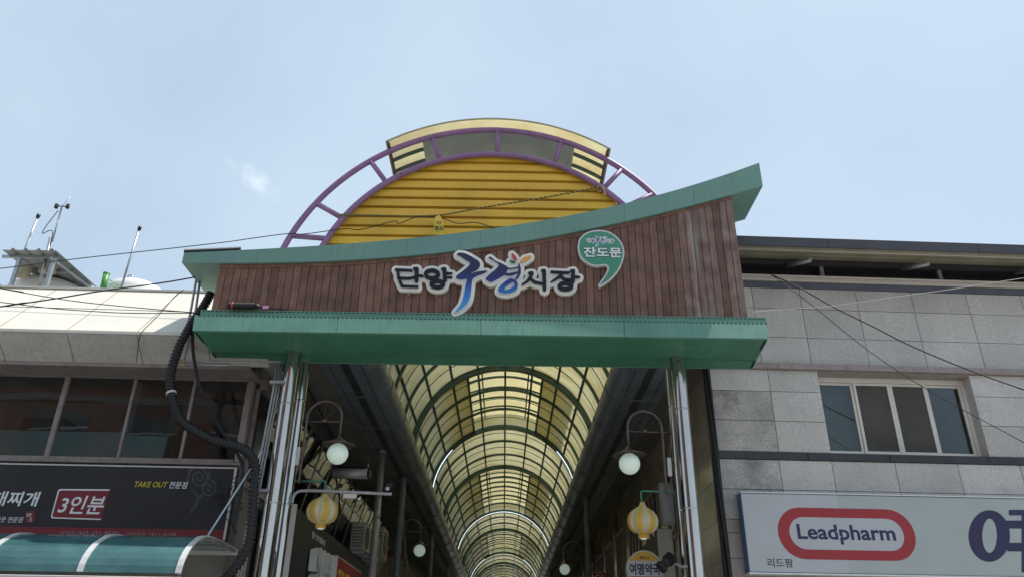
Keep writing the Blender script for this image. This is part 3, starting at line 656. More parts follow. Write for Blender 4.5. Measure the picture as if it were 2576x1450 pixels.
m_ = MB(); arc_sheet(m_, hc, hc[2] - 0.05, hc[2] - 0.035, g0, g1, 11.62, 12.9, 60); m_.build('shade_sheet', HOODSHADE, hd)  # added grey sheet for the shaded middle of the hood's underside
for yv in (11.58, 11.85, 12.2):
    for a, b in ((h0, g0), (g1, h1)):
        m_ = MB(); arc_sheet(m_, hc, hc[2] - 0.05, hc[2] - 0.012, a, b, yv, yv + 0.07, 10); m_.build('frame_bar', RIB, hd)
for a in (h0, h1):
    s = 1 if a == h0 else -1
    m_ = MB(); arc_sheet(m_, hc, hc[2] - 0.07, hc[2] + 0.01, min(a, a - s * 0.014), max(a, a - s * 0.014), YH - 0.01, 13.0, 1); m_.build('edge_bar', mat('rusty_brown', (0.13, 0.09, 0.06), 0.7, var=0.4, scale=8), hd)
m_ = MB(); arc_sheet(m_, hc, hc[2] - 0.012, hc[2] + 0.012, min(h0, h1), max(h0, h1), YH - 0.02, YH - 0.002, 48); m_.build('front_trim', mat('pale_trim', (0.42, 0.38, 0.24), 0.5), hd)

# ---- rope, scrap and cable over the siding
def wire(pts, r, name, mt, label, cat='cable', n=6, sm=8, group=None, ext=(0, 0)):
    pts = [V(p) for p in pts]               # ext: metres the wire runs on past its first and last point
    if ext[0]: pts = [pts[0] + (pts[0] - pts[1]).normalized() * ext[0]] + pts
    if ext[1]: pts = pts + [pts[-1] + (pts[-1] - pts[-2]).normalized() * ext[1]]
    m_ = MB(); m_.tube(smooth_path(pts, sm), r, n); return m_.build(name, mt, None, label, cat, group)
YR = YA - 0.075
rp = smooth_path([onY(*p, YR) for p in ((858, 540), (900, 541), (990, 543), (1068, 544), (1130, 538), (1204, 524), (1364, 498), (1514, 470))], 30)
tr = thing('twisted_rope', 'yellow and black twisted rope strung across the yellow siding', 'rope', rp[0])
for ph, mt_ in ((0, mat('rope_yellow', (0.42, 0.32, 0.10), 0.8, var=0.1)), (math.pi, mat('rope_black', (0.02, 0.02, 0.02), 0.8, var=0))):
    pts = []
    fine = smooth_path(rp, 3)
    for i, p in enumerate(fine):
        t = ph + i * 0.9; pts.append(p + V((0, math.cos(t) * 0.007, math.sin(t) * 0.007)))
    m_ = MB(); m_.tube(pts, 0.009, 5); m_.build('strand', mt_, tr)
m_ = MB(); e = rp[-1]; m_.tube(smooth_path([e, e + V((0.02, -0.03, -0.06)), e + V((0.05, -0.02, -0.18))]), 0.01, 5); m_.build('knot_end', MATS['rope_yellow'], tr)
for e in (rp[0], rp[-1]):
    m_ = MB(); m_.tube([(e.x + 0.07 * math.cos(t), YA + 0.07 * math.sin(t) * 1.0, e.z + 0.02 * math.sin(t * 2)) for t in np.linspace(0, 6.28, 14)], 0.012, 5); m_.build('knot', MATS['rope_yellow'], tr)
F2 = Frame(0, YR - 0.03)
tl = [(1094, 548), (1106, 542), (1112, 556), (1117, 575), (1114, 588), (1103, 590), (1090, 586), (1092, 566)]
scr = thing('caution_scrap', 'crumpled scrap of yellow caution tape hanging from the twisted rope', 'tape', F2.W(*[F2.pix(1103, 590)[0], 0, F2.pix(1103, 590)[1]]))
lp = round_poly(tl, 2); m_ = MB(F2); P = [F2.pix(*p) for p in lp]; cs_, cz_ = F2.pix(1103, 568)
vs = [(a, 0.012 * math.sin(9 * a + 14 * b), b) for a, b in P] + [(cs_, 0.03, cz_)]; n = len(P)
vs += [(a, b - 0.003, c) for a, b, c in vs]
m_.add(vs, [(i, (i + 1) % n, n) for i in range(n)] + [(n + 1 + i, n + 1 + n, n + 1 + (i + 1) % n) for i in range(n)] + [(i, (i + 1) % n, n + 1 + (i + 1) % n, n + 1 + i) for i in range(n)])
m_.build('tape', mat('tape_yellow', (0.70, 0.50, 0.05), 0.4, var=0.15, scale=12), scr)
text('주의', F2, pbox(F2, 1092, 569, 1115, 582, 0.03), 0.034, BLACK, scr, 0.02, 0.002, shear=-0.1)
text('야', F2, pbox(F2, 1098, 555, 1110, 566, 0.03), 0.034, REDP, scr, 0.01, 0.002)
YW = YA - 0.085
wire([onY(*p, YW) for p in ((-60, 682), (60, 668), (200, 650), (400, 628), (560, 610), (644, 598), (724, 588), (764, 589), (864, 576), (900, 578), (932, 572), (992, 556), (1004, 562), (1056, 544), (1112, 550), (1152, 562), (1196, 560), (1244, 574))], 0.008, 'sagging_cable', CABLE, 'thin black cable crossing the sky and drooping over the yellow siding', ext=(9, 0))

# ================================================================== left building
LF = Frame(-4.05, 11.9, 1.5)
lb = thing('restaurant_building', 'shop building with cream sloped cornice and brown framed upper windows', 'building', LF.W(-3, 0, 0))
def boxd(fr, s0, s1, d0, d1, z0, z1, name, mt, parent, bevel=0.0, **k):
    return MB(fr).box(s0, s1, d0, d1, z0, z1).build(name, mt, parent, bevel=bevel, **k)
SL = -9.5
d_bot, d_ap, d_top = 0.95, 0.52, -0.22
zE = LF.pix(230, 830, d_bot)[1]; zT = LF.pix(300, 731, d_top)[1]; zA = LF.pix(330, 915, d_ap)[1]
sE = lambda px: LF.pix(px, 830, d_bot)[0]
w_ = sE(347) - sE(170); s0 = sE(347) + 2 * w_
seams = [s0 - i * w_ for i in range(12) if s0 - i * w_ > SL - 1]; seams[0] = min(seams[0], 0.35)
seams = [q for q in seams if q < 0.36]; 
if seams[0] < 0.30: seams = [0.35] + seams
for a, b in zip(seams[1:], seams[:-1]):
    b -= 0.012
    m_ = MB(LF); n_ = V((0, zT - zE, d_bot - d_top)).normalized()
    vs = [(a, d_bot, zE), (b, d_bot, zE), (b, d_top, zT), (a, d_top, zT)]; vs += [(s, d - 0.04, z - 0.05) for s, d, z in vs]
    m_.add(vs, [(0, 1, 2, 3), (7, 6, 5, 4), (0, 1, 5, 4), (1, 2, 6, 5), (2, 3, 7, 6), (3, 0, 4, 7)]); m_.build('cornice_panel', CREAM, lb, bevel=0.004)
    m_ = MB(LF); vs = [(a, d_ap, zA), (b, d_ap, zA), (b, d_bot - 0.01, zE - 0.055), (a, d_bot - 0.01, zE - 0.055)]; vs += [(s, d - 0.05, z + 0.02) for s, d, z in vs]
    m_.add(vs, [(0, 1, 2, 3), (7, 6, 5, 4), (0, 1, 5, 4), (1, 2, 6, 5), (2, 3, 7, 6), (3, 0, 4, 7)]); m_.build('apron_panel', CREAMV, lb, bevel=0.004)
    m_ = MB(LF); m_.add([(b, d_bot + 0.002, zE), (b + 0.014, d_bot + 0.002, zE), (b + 0.014, d_top, zT + 0.004), (b, d_top, zT + 0.004), (b, d_bot - 0.05, zE - 0.03), (b + 0.014, d_bot - 0.05, zE - 0.03), (b + 0.014, d_top - 0.05, zT - 0.03), (b, d_top - 0.05, zT - 0.03)],
       [(0, 1, 2, 3), (7, 6, 5, 4), (0, 1, 5, 4), (1, 2, 6, 5), (2, 3, 7, 6), (3, 0, 4, 7)]); m_.build('panel_seam', SEAM, lb)
boxd(LF, SL, 0.35, d_bot - 0.05, d_bot + 0.012, zE - 0.05, zE - 0.012, 'drip_edge', CREAM, lb)
boxd(LF, SL, 0.35, d_top - 0.12, d_top + 0.03, zT + 0.004, zT + 0.035, 'coping', CREAM, lb)
boxd(LF, SL, 0.30, -0.9, d_bot - 0.12, zE - 0.12, zE - 0.08, 'cornice_core', CREAMV, lb)
boxd(LF, SL, 0.0, -9.0, -0.35, zA + 0.25, zA + 0.5, 'roof', PAVE, lb)
# head trim, windows
zW1 = LF.pix(300, 928)[1]; zW0 = LF.pix(280, 1157)[1]
boxd(LF, SL, 0.06, -0.15, d_ap + 0.02, zA - 0.05, zA - 0.004, 'soffit_trim', BROWNAL, lb)
boxd(LF, SL, 0.0, -0.25, 0.04, zW1 + 0.03, zA - 0.054, 'lintel', BROWNAL, lb)
sm = [LF.pix(x, 928)[0] for x in (176, 349, 498)]
sm = [sm[0] - 2 * (sm[1] - sm[0]) - 0.0, sm[0] - (sm[1] - sm[0])] + sm + [-0.10]
sm = [sm[0] - (sm[2] - sm[1])] + sm
for i in range(len(sm) - 1):
    a, b = sm[i], sm[i + 1]; thick = i in (3, 1); win = boxd(LF, a - 0.022, a + (0.05 if thick else 0.022), -0.05, 0.03 if thick else 0.02, zW0, zW1, 'window_frame', BROWNAL, lb, 0.004)
    a2 = a + (0.05 if thick else 0.022); b2 = b - 0.022; vent = 0.12 if i >= 4 else 0.0
    for z0_, z1_ in ((zW0, zW0 + 0.05), (zW1 - 0.035 - vent, zW1 - vent)):
        boxd(LF, a2, b2, -0.05, 0.015, z0_, z1_, 'rail', BROWNAL, win, 0.003)
    boxd(LF, a2, b2, -0.022, -0.016, zW0 + 0.05, zW1 - 0.035 - vent, 'pane', GLASS, win)
    if vent:
        for k in range(4): boxd(LF, a2, b2, -0.03, 0.005 + 0.01, zW1 - vent + 0.012 + k * 0.028, zW1 - vent + 0.026 + k * 0.028, 'louvre', BROWNAL, win)
    zf = zW0 + 0.05 + (zW1 - zW0) * (0.27 if i < 4 else 0.24)
    if i < 5: boxd(LF, a2, b2 if i != 4 else a2 + (b2 - a2) * 0.72, -0.036, -0.028, zW0 + 0.05, zf, 'film', FILM, win)
boxd(LF, -0.10, 0.0, -0.10, 0.05, zW0, zA - 0.06, 'corner_post', BROWNAL, lb, 0.006)
boxd(LF, SL, 0.0, -0.2, 0.06, zW0 - 0.05, zW0, 'sill', BROWNAL, lb, 0.006)
boxd(LF, SL, -0.02, -0.3, 0.0, 0, zW0 - 0.05, 'wall', SHOPDK, lb)
boxd(LF, SL, -0.3, -1.5, -1.42, zW0 - 0.2, zA, 'back_wall', DARKROOM, lb)
boxd(LF, SL, -0.3, -2.4, -0.4, zW0 - 0.3, zW0 - 0.25, 'upper_floor', DARKROOM, lb)
boxd(LF, SL, -0.3, -2.4, -0.26, zA - 0.02, zA + 0.02, 'room_ceiling', DARKROOM, lb)
for q, (a, h) in enumerate(((-5.2, 0.9), (-4.0, 1.15), (-2.7, 0.8), (-1.4, 1.1))):   # furniture seen dimly behind the glass
    boxd(LF, a, a + 0.7, -1.3, -0.9, zW0 - 0.25, zW0 - 0.25 + h, 'cabinet', mat('dim_cabinet', (0.16, 0.09, 0.07), 0.7), lb)

# ---- shop sign on the left building
SF = 0.22
ls = thing('black_shop_sign', 'long black shop sign with red panel, white lettering and red bottom band', 'sign', LF.W(-3, 0.1, LF.pix(200, 1400, SF)[1]))
st, sb = LF.pix(250, 1168, SF)[1], LF.pix(250, 1352, SF)[1]; sr = LF.pix(592, 1200, SF)[0]
boxd(LF, SL, sr, 0.07, SF - 0.012, sb, st, 'sign_box', BLACK, ls)
boxd(LF, SL, sr - 0.03, SF - 0.0115, SF, LF.pix(250, 1326, SF)[1], st - 0.02, 'face', BLACKSIGN, ls)
boxd(LF, SL, sr - 0.03, SF - 0.0115, SF, sb + 0.01, LF.pix(250, 1326, SF)[1] - 0.001, 'red_band', REDSIGN, ls)
boxd(LF, SL, sr, SF - 0.0118, SF + 0.012, st - 0.02, st, 'rim', ALU, ls); boxd(LF, sr - 0.03, sr, SF - 0.0118, SF + 0.012, sb, st - 0.021, 'rim', ALU, ls)
dT = SF + 0.0015
def sig(body, x0, y0, x1, y1, mt, bold=0.02, shear=0.0): return text(body, LF, pbox(LF, x0, y0, x1, y1, SF), dT + 0.003, mt, ls, bold, 0.002, shear)
pl = [LF.pix(x, y, SF) for x, y in ((150, 1228), (276, 1229), (254, 1305), (127, 1302))]
pp = lambda pts, d0, d1, nm, mt: MB(LF).add([(a, d0, b) for a, b in pts] + [(a, d1, b) for a, b in pts], [(0, 1, 2, 3), (7, 6, 5, 4), (0, 1, 5, 4), (1, 2, 6, 5), (2, 3, 7, 6), (3, 0, 4, 7)]).build(nm, mt, ls)
bdg = [(a, b) for a, b in ((152, 1228), (146, 1231), (128, 1297), (131, 1302), (254, 1306), (276, 1229))]
lo = [LF.pix(*p, SF) for p in bdg]
plate([lo], lambda a, b: (a, b), LF, dT - 0.001, dT, 'badge_rim', WHITE, ls)
plate([[LF.pix(*p, SF) for p in ((154, 1231.5), (149, 1234), (131.5, 1296), (134, 1299), (255, 1303), (276.5, 1232.5))]], lambda a, b: (a, b), LF, dT + 0.0003, dT + 0.0012, 'badge', REDSIGN, ls)
sig('3인분', 152, 1245, 263, 1291, WHITE, 0.015, 0.16)
sig('TAKE OUT', 338, 1210, 421, 1224, YELLOWP, 0.005, 0.18); sig('전문점', 426, 1210, 471, 1227, WHITE, 0.01, 0.12)
sig('부대찌개', -60, 1234, 98, 1271, WHITE, 0.02, 0.1); sig('테이크아웃 전문점', -50, 1298, 58, 1312, WHITE, 0.005, 0.1)
plate([[LF.pix(x, y, SF) for x, y in round_poly([(66, 1287), (74, 1285), (88, 1283), (86, 1300), (84, 1312), (70, 1312), (64, 1305)], 3)]], lambda a, b: (a, b), LF, dT - 0.001, dT + 0.001, 'seal', REDSIGN, ls)
sig('땅', 67, 1289, 80, 1298, WHITE, 0.0); sig('스', 73, 1299, 82, 1309, WHITE, 0.0)
DULL = mat('dull_print', (0.30, 0.25, 0.25), 0.5)
for tx, x0, x1, y in (('단양점', 151, 189, 1334), ('043-421-8599', 196, 299, 1335), ('가맹문의', 317, 366, 1337), ('1811-8599', 375, 443, 1338)): sig(tx, x0, y, x1, y + 13, DULL, 0.0)
def r2(x, y): return x * 0.4169, 845.2 + y * 0.4169
sw = []
for cx_, cy_, r0_, tn, dr, a0_ in ((1200, 850, 62, 2.0, 1, 3.6), (1255, 915, 52, 1.6, 1, 5.0)):
    sw.append([(cx_ + r0_ * (1 - 0.85 * t) * math.cos(a0_ + dr * tn * 6.28 * t), cy_ + r0_ * (1 - 0.85 * t) * 1.05 * math.sin(a0_ + dr * tn * 6.28 * t), 5) for t in np.linspace(0, 1, 36)])
sw += [[(1160, 930, 5), (1195, 960, 6), (1180, 1020, 6), (1150, 1060, 5)], [(1130, 870, 5), (1145, 800, 6), (1190, 785, 5)], [(1265, 800, 5), (1262, 850, 5), (1240, 880, 4)], [(1230, 950, 4), (1200, 975, 5), (1185, 1005, 4)]]
ax_ = np.arange(1100, 1340, 3.0); ay_ = np.arange(770, 1090, 3.0); AX, AY = np.meshgrid(ax_, ay_)
plate(contours(sdf_strokes(AX, AY, sw), ax_, ay_, 0.0), lambda x, y: LF.pix(*r2(x, y), SF), LF, dT - 0.001, dT, 'swirl', GREYPRINT, ls)

# ---- teal awning
AF = LF
aw = thing('teal_awning', 'curved teal polycarbonate awning with white aluminium ribs', 'awning', LF.W(-3, 0.6, 2.6))
zt_ = LF.pix(606, 1384, 0.02)[1]
dk = lambda px, py, z: (lambda p: (p - LF.O).dot(LF.n))(onZ(px, py, z))
dq = dk(517, 1353, zt_)                     # where the flat top starts to bend
zb_ = zt_ - 0.58; df = dk(442, 1450, zb_)
prof = [(0.0, zt_), (dq * 0.5, zt_ + 0.012), (dq, zt_)] + [(dq + (df - dq) * math.sin(t), zb_ + (zt_ - zb_) * math.cos(t)) for t in np.linspace(0.18, 1.5, 10)]
srib = [(onZ(px, 1346, zt_) - LF.O).dot(LF.e) for px in (517, 301, 73)]
dd_ = srib[0] - srib[1]; srib = [srib[0] - i * dd_ for i in range(6)]
def prof_off(o): return [(d + (o if i > 2 else 0), z + (o if i <= 5 else o * 0.4)) for i, (d, z) in enumerate(prof)]
def strip(a, b, o0, o1, nm, mt):
    P, Q_ = prof_off(o0), prof_off(o1); m_ = MB(LF); m_.sweep(P + Q_[::-1], a, b); return m_.build(nm, mt, aw)
for a, b in zip(srib[1:], srib[:-1]): strip(a + 0.004, b - 0.004, 0.0, 0.006, 'awning_panel', TEAL)
for s in srib: strip(s - 0.035, s + 0.035, 0.0065, 0.02, 'rib', ALU); strip(s - 0.02, s + 0.02, -0.035, -0.0005, 'rib_core', GALV)
boxd(LF, srib[-1], srib[0] + 0.04, df - 0.03, df + 0.03, zb_ - 0.07, zb_ + 0.0, 'front_gutter', ALU, aw, 0.006)
boxd(LF, srib[-1], srib[0] + 0.03, 0.001, 0.05, zt_ - 0.06, zt_ - 0.002, 'wall_rail', ALU, aw)
for s in srib[:2]:
    MB(LF).tube([(s, 0.05, zt_ - 0.55), (s, df - 0.05, zb_ - 0.02)], 0.014, 8).build('brace', GALV, aw)

# ---- on the roof of the left building
YP = 13.0
for (px, py), (qx, qy), lab, hd_ in (((95, 545), (22, 730), 'bare grey roof pole left of the twin-cup mast', 0), ((350, 576), (302, 732), 'lone grey pole right of the lime green fence post', 0)):
    p, q = onY(px, py, YP), onY(qx, qy, YP); t_ = thing('roof_pole', lab, 'pole', q, 'thin poles standing on the roof')
    MB().tube([q, p], 0.02, 8).build('pole', GALV, t_); MB().tube([p - V((0, 0, 0.02)), p + V((0.01, 0, 0.05))], 0.034, 10).build('cap', BLACK, t_)
p, q = onY(156, 519, YP), onY(96, 735, YP)
t_ = thing('anemometer_mast', 'tall roof mast with two small cups on a crossbar', 'mast', q, 'thin poles standing on the roof')
k_ = q + (p - q) * 0.62
MB().tube([q, k_ + V((-0.05, 0, 0))], 0.03, 8).build('lower_pole', GALV, t_); MB().tube([k_ - (p - q) * 0.05, p], 0.016, 8).build('upper_pole', GALV, t_)
MB().tube([p + V((-0.10, 0, 0.0)), p + V((0.10, 0, 0.0))], 0.012, 6).build('crossbar', BLACK, t_)
for s in (-1, 1): MB().lathe((p.x + s * 0.11, p.y, p.z - 0.05), [(0.005, 0), (0.032, 0.003), (0.038, 0.05), (0.028, 0.065), (0.035, 0.09)], 10).build('cup', BLACK, t_)
MB().tube([p, p + V((0.10, 0, 0.22))], 0.005, 5).build('whip', GALV, t_)
MB().tube(smooth_path([p + V((-0.05, 0, -0.1)), p + V((-0.22, 0, -0.6)), k_ + V((-0.02, -0.04, 0.1)), k_ + V((0.04, -0.04, -0.7))]), 0.008, 5).build('lead', CABLE, t_)
# corrugated lean-to
n0 = onY(5, 630, 12.7); n1 = onY(142, 630, 12.7); zs = n1.z; f1 = onZ(247, 719, zs + 0.02); f0 = V((n0.x, f1.y, zs))
sh = thing('rooftop_shelter', 'small open shelter on the roof with a corrugated grey sheet', 'shelter', (n0.x + 0.5, 13.3, zT))
m_ = MB(); nx = 48; vs = []; fs = []
for i in range(nx + 1):
    t = i / nx; x = n0.x + (n1.x - n0.x) * t; ph = (t * 4.2) % 1; dz = 0.0 if ph < 0.62 else 0.045 * math.sin((ph - 0.62) / 0.38 * math.pi)
    vs += [(x, n0.y, zs + dz), (x + 0.05, f1.y, zs + dz), (x, n0.y, zs + dz - 0.006), (x + 0.05, f1.y, zs + dz - 0.006)]
for i in range(nx): o_ = 4 * i; fs += [(o_, o_ + 1, o_ + 5, o_ + 4), (o_ + 2, o_ + 6, o_ + 7, o_ + 3), (o_, o_ + 4, o_ + 6, o_ + 2), (o_ + 1, o_ + 3, o_ + 7, o_ + 5)]
m_.add(vs, fs + [(0, 2, 3, 1), (4 * nx, 4 * nx + 1, 4 * nx + 3, 4 * nx + 2)]); m_.build('corrugated_sheet', CORR, sh)
for y in (n0.y + 0.18, (n0.y + f1.y) / 2, f1.y - 0.12):
    MB().box(n0.x - 0.1, n1.x - 0.06, y, y + 0.05, zs - 0.06, zs - 0.008).build('rafter', GALV, sh)
for x, y in ((n1.x - 0.14, n0.y + 0.15), (n1.x - 0.10, f1.y - 0.15), (n0.x + 0.22, n0.y + 0.15), (n0.x + 0.22, f1.y - 0.15)):
    MB().box(x, x + 0.06, y, y + 0.06, zT - 0.5, zs - 0.06).build('post', GALV, sh)
MB().tube([(n1.x - 0.12, n0.y + 0.1, zs - 0.1), (n1.x - 0.0, f1.y - 0.1, zs - 0.09)], 0.03, 4).build('edge_beam', GALV, sh)
MB().tube([(n0.x - 0.6, n0.y + 0.1, zs - 0.06), (n1.x - 0.40, n0.y + 0.6, zT - 0.1)], 0.035, 4).build('diagonal_brace', GALV, sh)
for px, py in ((53, 676), (118, 668)):
    c = onY(px, py, 13.3); MB().box(c.x - 0.14, c.x + 0.14, 13.3, 13.42, c.z - 0.14, c.z + 0.14).build('junction_box', mat('box_beige', (0.42, 0.36, 0.26), 0.6), sh, bevel=0.01)
# fence post with mesh
p, q = onY(268, 688, 12.75), onY(257, 735, 12.75)
fp = thing('mesh_fence', 'lime green fence post with a looped wire mesh panel', 'fence', q)
MB().tube([q, p], 0.055, 14).build('post', LIME, fp); MB().lathe((p.x, p.y, p.z), [(0.06, -0.01), (0.06, 0.012), (0.03, 0.03), (0.002, 0.034)], 14).build('post_cap', LIME, fp)
a_, b_ = onY(270, 700, 12.75), onY(306, 722, 13.6)
for i in range(8):
    t = i / 7; c = a_ + (b_ - a_) * t
    MB().tube([c + V((0, 0, 0.0)), c + V((0, 0, -0.6))], 0.005, 5).build('wire', LIME, fp)
for h in (0.0, -0.08, -0.24, -0.4): MB().tube([a_ + V((0, 0, h)), b_ + V((0, 0, h))], 0.005, 5).build('wire', LIME, fp)
# tanks
for (px, py, rx_), lab, lug in (((345, 722, 0.55), 'white water tank dome with a lifting lug beside the lone pole', True), ((130, 722, 0.75), 'low white water tank dome under the rooftop shelter', False)):
    c = onY(px, py, 14.2); zc_ = onY(px, 714 if lug else 716, 14.2).z
    t_ = thing('water_tank', lab, 'tank', (c.x, 14.2, zc_ - 1.0), 'water tanks on the roof')
    MB().lathe((c.x, 14.2, zc_ - 1.0), [(rx_, 0), (rx_, 0.75), (rx_ * 0.92, 0.88), (rx_ * 0.7, 0.95), (rx_ * 0.35, 0.99), (0.01, 1.0)], 32).build('tank_body', TANK, t_)
    if lug:
        l_ = onY(325, 706, 14.0); m_ = MB(); m_.tube([(l_.x + 0.05 * math.cos(t), 14.0, l_.z + 0.07 + 0.06 * math.sin(t)) for t in np.linspace(-1.2, 4.4, 12)], 0.018, 6); m_.build('lug', GALV, t_)
boxd(LF, SL, 0.2, -0.75, -0.6, zT - 0.6, zT + 0.02, 'parapet', CREAMV, lb)

# ================================================================== right building
RF = Frame(3.36, 12.2, 2.0)
rb = thing('granite_building', 'building clad in grey granite slabs with deep charcoal eaves', 'building', RF.W(4, 0, 0))
SRR = 11.0
zr = lambda px, py, d=0.0: RF.pix(px, py, d)[1]
sx_ = lambda px, py, d=0.0: RF.pix(px, py, d)[0]
z_top = zr(1950, 724); z_r1 = zr(1950, 775); z_r2 = zr(1950, 847); z_c1 = zr(1950, 914); z_c0 = zr(1950, 929); z_r3 = zr(1900, 982); z_r4 = zr(1900, 1056); z_b1 = zr(1900, 1134); z_b0 = zr(1900, 1154); z_r5 = zr(1900, 1229); z_r6 = zr(1850, 1304)
wsx = [sx_(2057, 950), sx_(2440, 960)]
for a, b, z0, z1 in ((0.02, SRR, 0, z_b1), (0.02, SRR, z_c0, z_top), (0.02, wsx[0] - 0.013, z_b1, z_c0), (wsx[1] + 0.013, SRR, z_b1, z_c0)):
    boxd(RF, a, b, -0.5, -0.032, z0, z1, 'core_wall', JOINT, rb)
up = [0.0] + [sx_(x, 750) for x in (1893, 2013)]; wd = sx_(2153, 750) - sx_(2013, 750)
while up[-1] < SRR: up.append(up[-1] + wd)
lo5 = [0.0] + [sx_(x, 1165) for x in (1960, 2092)]; wd5 = sx_(2250, 1165) - sx_(2092, 1165)
while lo5[-1] < SRR: lo5.append(lo5[-1] + wd5)
md = [0.0, sx_(1940, 1000), wsx[0]]
mdr = [wsx[1]]
while mdr[-1] < SRR: mdr.append(mdr[-1] + wd)
J = 0.005
def slab(a, b, z0, z1, mt=GRANITE):
    boxd(RF, a + J, b - J, -0.03, random.uniform(-0.002, 0.002), z0 + J, z1 - J, 'granite_slab', mt, rb)
for z0, z1 in ((z_r1, z_top), (z_r2, z_r1), (z_c1, z_r2)):
    for a, b in zip(up, up[1:]): slab(a, b, z0, z1)
for z0, z1 in ((z_r3, z_c0), (z_r4, z_r3), (z_b1, z_r4)):
    for i, (a, b) in enumerate(zip(md, md[1:])): slab(a, b, z0, z1, GRANITED if (i == 0 and z0 < z_r3 - 0.01) else GRANITE)
    for a, b in zip(mdr, mdr[1:]): slab(a, b, z0, z1)
for j, (z0, z1) in enumerate(((z_r5, z_b0), (z_r6, z_r5))):
    for i, (a, b) in enumerate(zip(lo5, lo5[1:])): slab(a, b, z0, z1, GRANITED if i == 0 else GRANITE)
zq = [z_r6, zr(1850, 1338), zr(1850, 1402), zr(1860, 1460)]; zq.append(zq[-1] - 0.4)
for z1, z0 in zip(zq, zq[1:]):
    for a, b in zip(lo5, lo5[1:]): boxd(RF, a + J, b - J, -0.03, 0, z0 + J, z1 - J, 'wall_tile', PINKT, rb)
boxd(RF, 0.0, SRR, -0.5, -0.02, 0, zq[-1] - 0.01, 'shopfront_wall', SHOPDK, rb)
a = 0.0
while a < SRR: boxd(RF, a, min(a + 1.15, SRR) - 0.004, -0.03, 0.07, z_c0 + 0.002, z_c1 - 0.002, 'string_course', PINK, rb, 0.004); a += 1.15
a = 0.0
for b in [sx_(x, 1140) for x in (2030, 2234, 2480)] + [SRR]: boxd(RF, a, b - 0.005, -0.03, 0.02, z_b0 + 0.002, z_b1 - 0.002, 'black_band', BLKSTONE, rb, 0.003); a = b
# window: four sashes in a recess
RD = -0.22
boxd(RF, wsx[1] - 0.0, wsx[1] + 0.012, RD, -0.0, z_b1, z_c0, 'reveal', GRANITE, rb); boxd(RF, wsx[0] - 0.012, wsx[0], RD, 0, z_b1, z_c0, 'reveal', GRANITE, rb)
boxd(RF, wsx[0], wsx[1], RD - 0.06, 0.0, z_c0 - 0.03, z_c0, 'reveal', PINK, rb)
wz1 = zr(2230, 957, RD); wz0 = z_b1 + 0.012
fw = boxd(RF, wsx[0], wsx[1], RD - 0.05, RD + 0.03, wz0, wz0 + 0.05, 'window_frame', PVC, rb, 0.004)
boxd(RF, wsx[0], wsx[1], RD - 0.05, RD + 0.03, wz1 - 0.05, z_c0 - 0.031, 'frame_head', PVC, fw, 0.004)
for a in (wsx[0], wsx[1] - 0.05): boxd(RF, a, a + 0.05, RD - 0.05, RD + 0.03, wz0 + 0.051, wz1 - 0.051, 'jamb', PVC, fw, 0.004)
W4 = (wsx[1] - wsx[0] - 0.1) / 4
for i in range(4):
    a = wsx[0] + 0.05 + i * W4; b = a + W4; dd = RD + (0.0 if i in (1, 2) else -0.025)
    sa = boxd(RF, a, a + 0.045, dd - 0.02, dd + 0.018, wz0 + 0.051, wz1 - 0.051, 'sash', PVC, rb, 0.003)
    boxd(RF, b - 0.045, b - 0.001, dd - 0.02, dd + 0.018, wz0 + 0.051, wz1 - 0.051, 'stile', PVC, sa, 0.003)
    for z0 in (wz0 + 0.051, wz1 - 0.05 - 0.045): boxd(RF, a + 0.046, b - 0.046, dd - 0.018, dd + 0.016, z0, z0 + 0.04, 'rail', PVC, sa, 0.003)
    if i in (1, 2): boxd(RF, a + 0.046, b - 0.046, dd - 0.004, dd - 0.002, wz0 + 0.09, wz1 - 0.09, 'insect_screen', mat('insect_screen', (0.075, 0.068, 0.063), 0.85, var=0.15), sa)
    else: boxd(RF, a + 0.046, b - 0.046, dd - 0.006, dd, wz0 + 0.09, wz1 - 0.09, 'pane', GLASS, sa)
boxd(RF, wsx[0] - 0.5, SRR, -2.2, -2.1, wz0 - 0.3, wz1 + 0.3, 'room_wall', DARKROOM, rb)
boxd(RF, wsx[0] - 0.5, SRR, -2.1, -0.51, wz0 - 0.3, wz0 - 0.25, 'room_floor', DARKROOM, rb); boxd(RF, wsx[0] - 0.5, SRR, -2.1, -0.51, wz1 + 0.25, wz1 + 0.3, 'room_ceiling', DARKROOM, rb)
# top: blue-grey band, white rail, dark gap with posts, soffit, brackets, fascia
boxd(RF, 0.0, SRR, -0.4, 0.015, z_top + 0.002, zr(1950, 709), 'upper_band', BRONZE, rb)
za, zb2 = zr(1950, 708), zr(1950, 693)
for k in range(3): boxd(RF, 0.0, SRR, -0.05, 0.05 - 0.012 * (k == 1), za + (zb2 - za) * (k / 3) + 0.003, za + (zb2 - za) * ((k + 1) / 3) - 0.003, 'rail_moulding', PVC, rb, 0.004)
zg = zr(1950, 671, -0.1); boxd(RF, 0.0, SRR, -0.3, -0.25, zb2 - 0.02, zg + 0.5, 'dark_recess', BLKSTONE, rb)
a = sx_(2068, 690)
while a < SRR:
    boxd(RF, a, a + 0.07, -0.12, -0.06, zb2, zg + 0.02, 'post', GALV, rb); a += sx_(2365, 690) - sx_(2068, 690)
OV = 0.85; zf0, zf1 = zr(2000, 620, OV), zr(2000, 597, OV)
boxd(RF, -0.6, SRR, -0.3, -0.06, zg + 0.03, zg + 0.14, 'wall_plate', DARKFASC, rb)
fx = -0.6
while fx < SRR: boxd(RF, fx, min(fx + 2.6, SRR) - 0.006, OV - 0.03, OV, zf0, zf1, 'fascia', DARKFASC, rb, 0.003); fx += 2.6
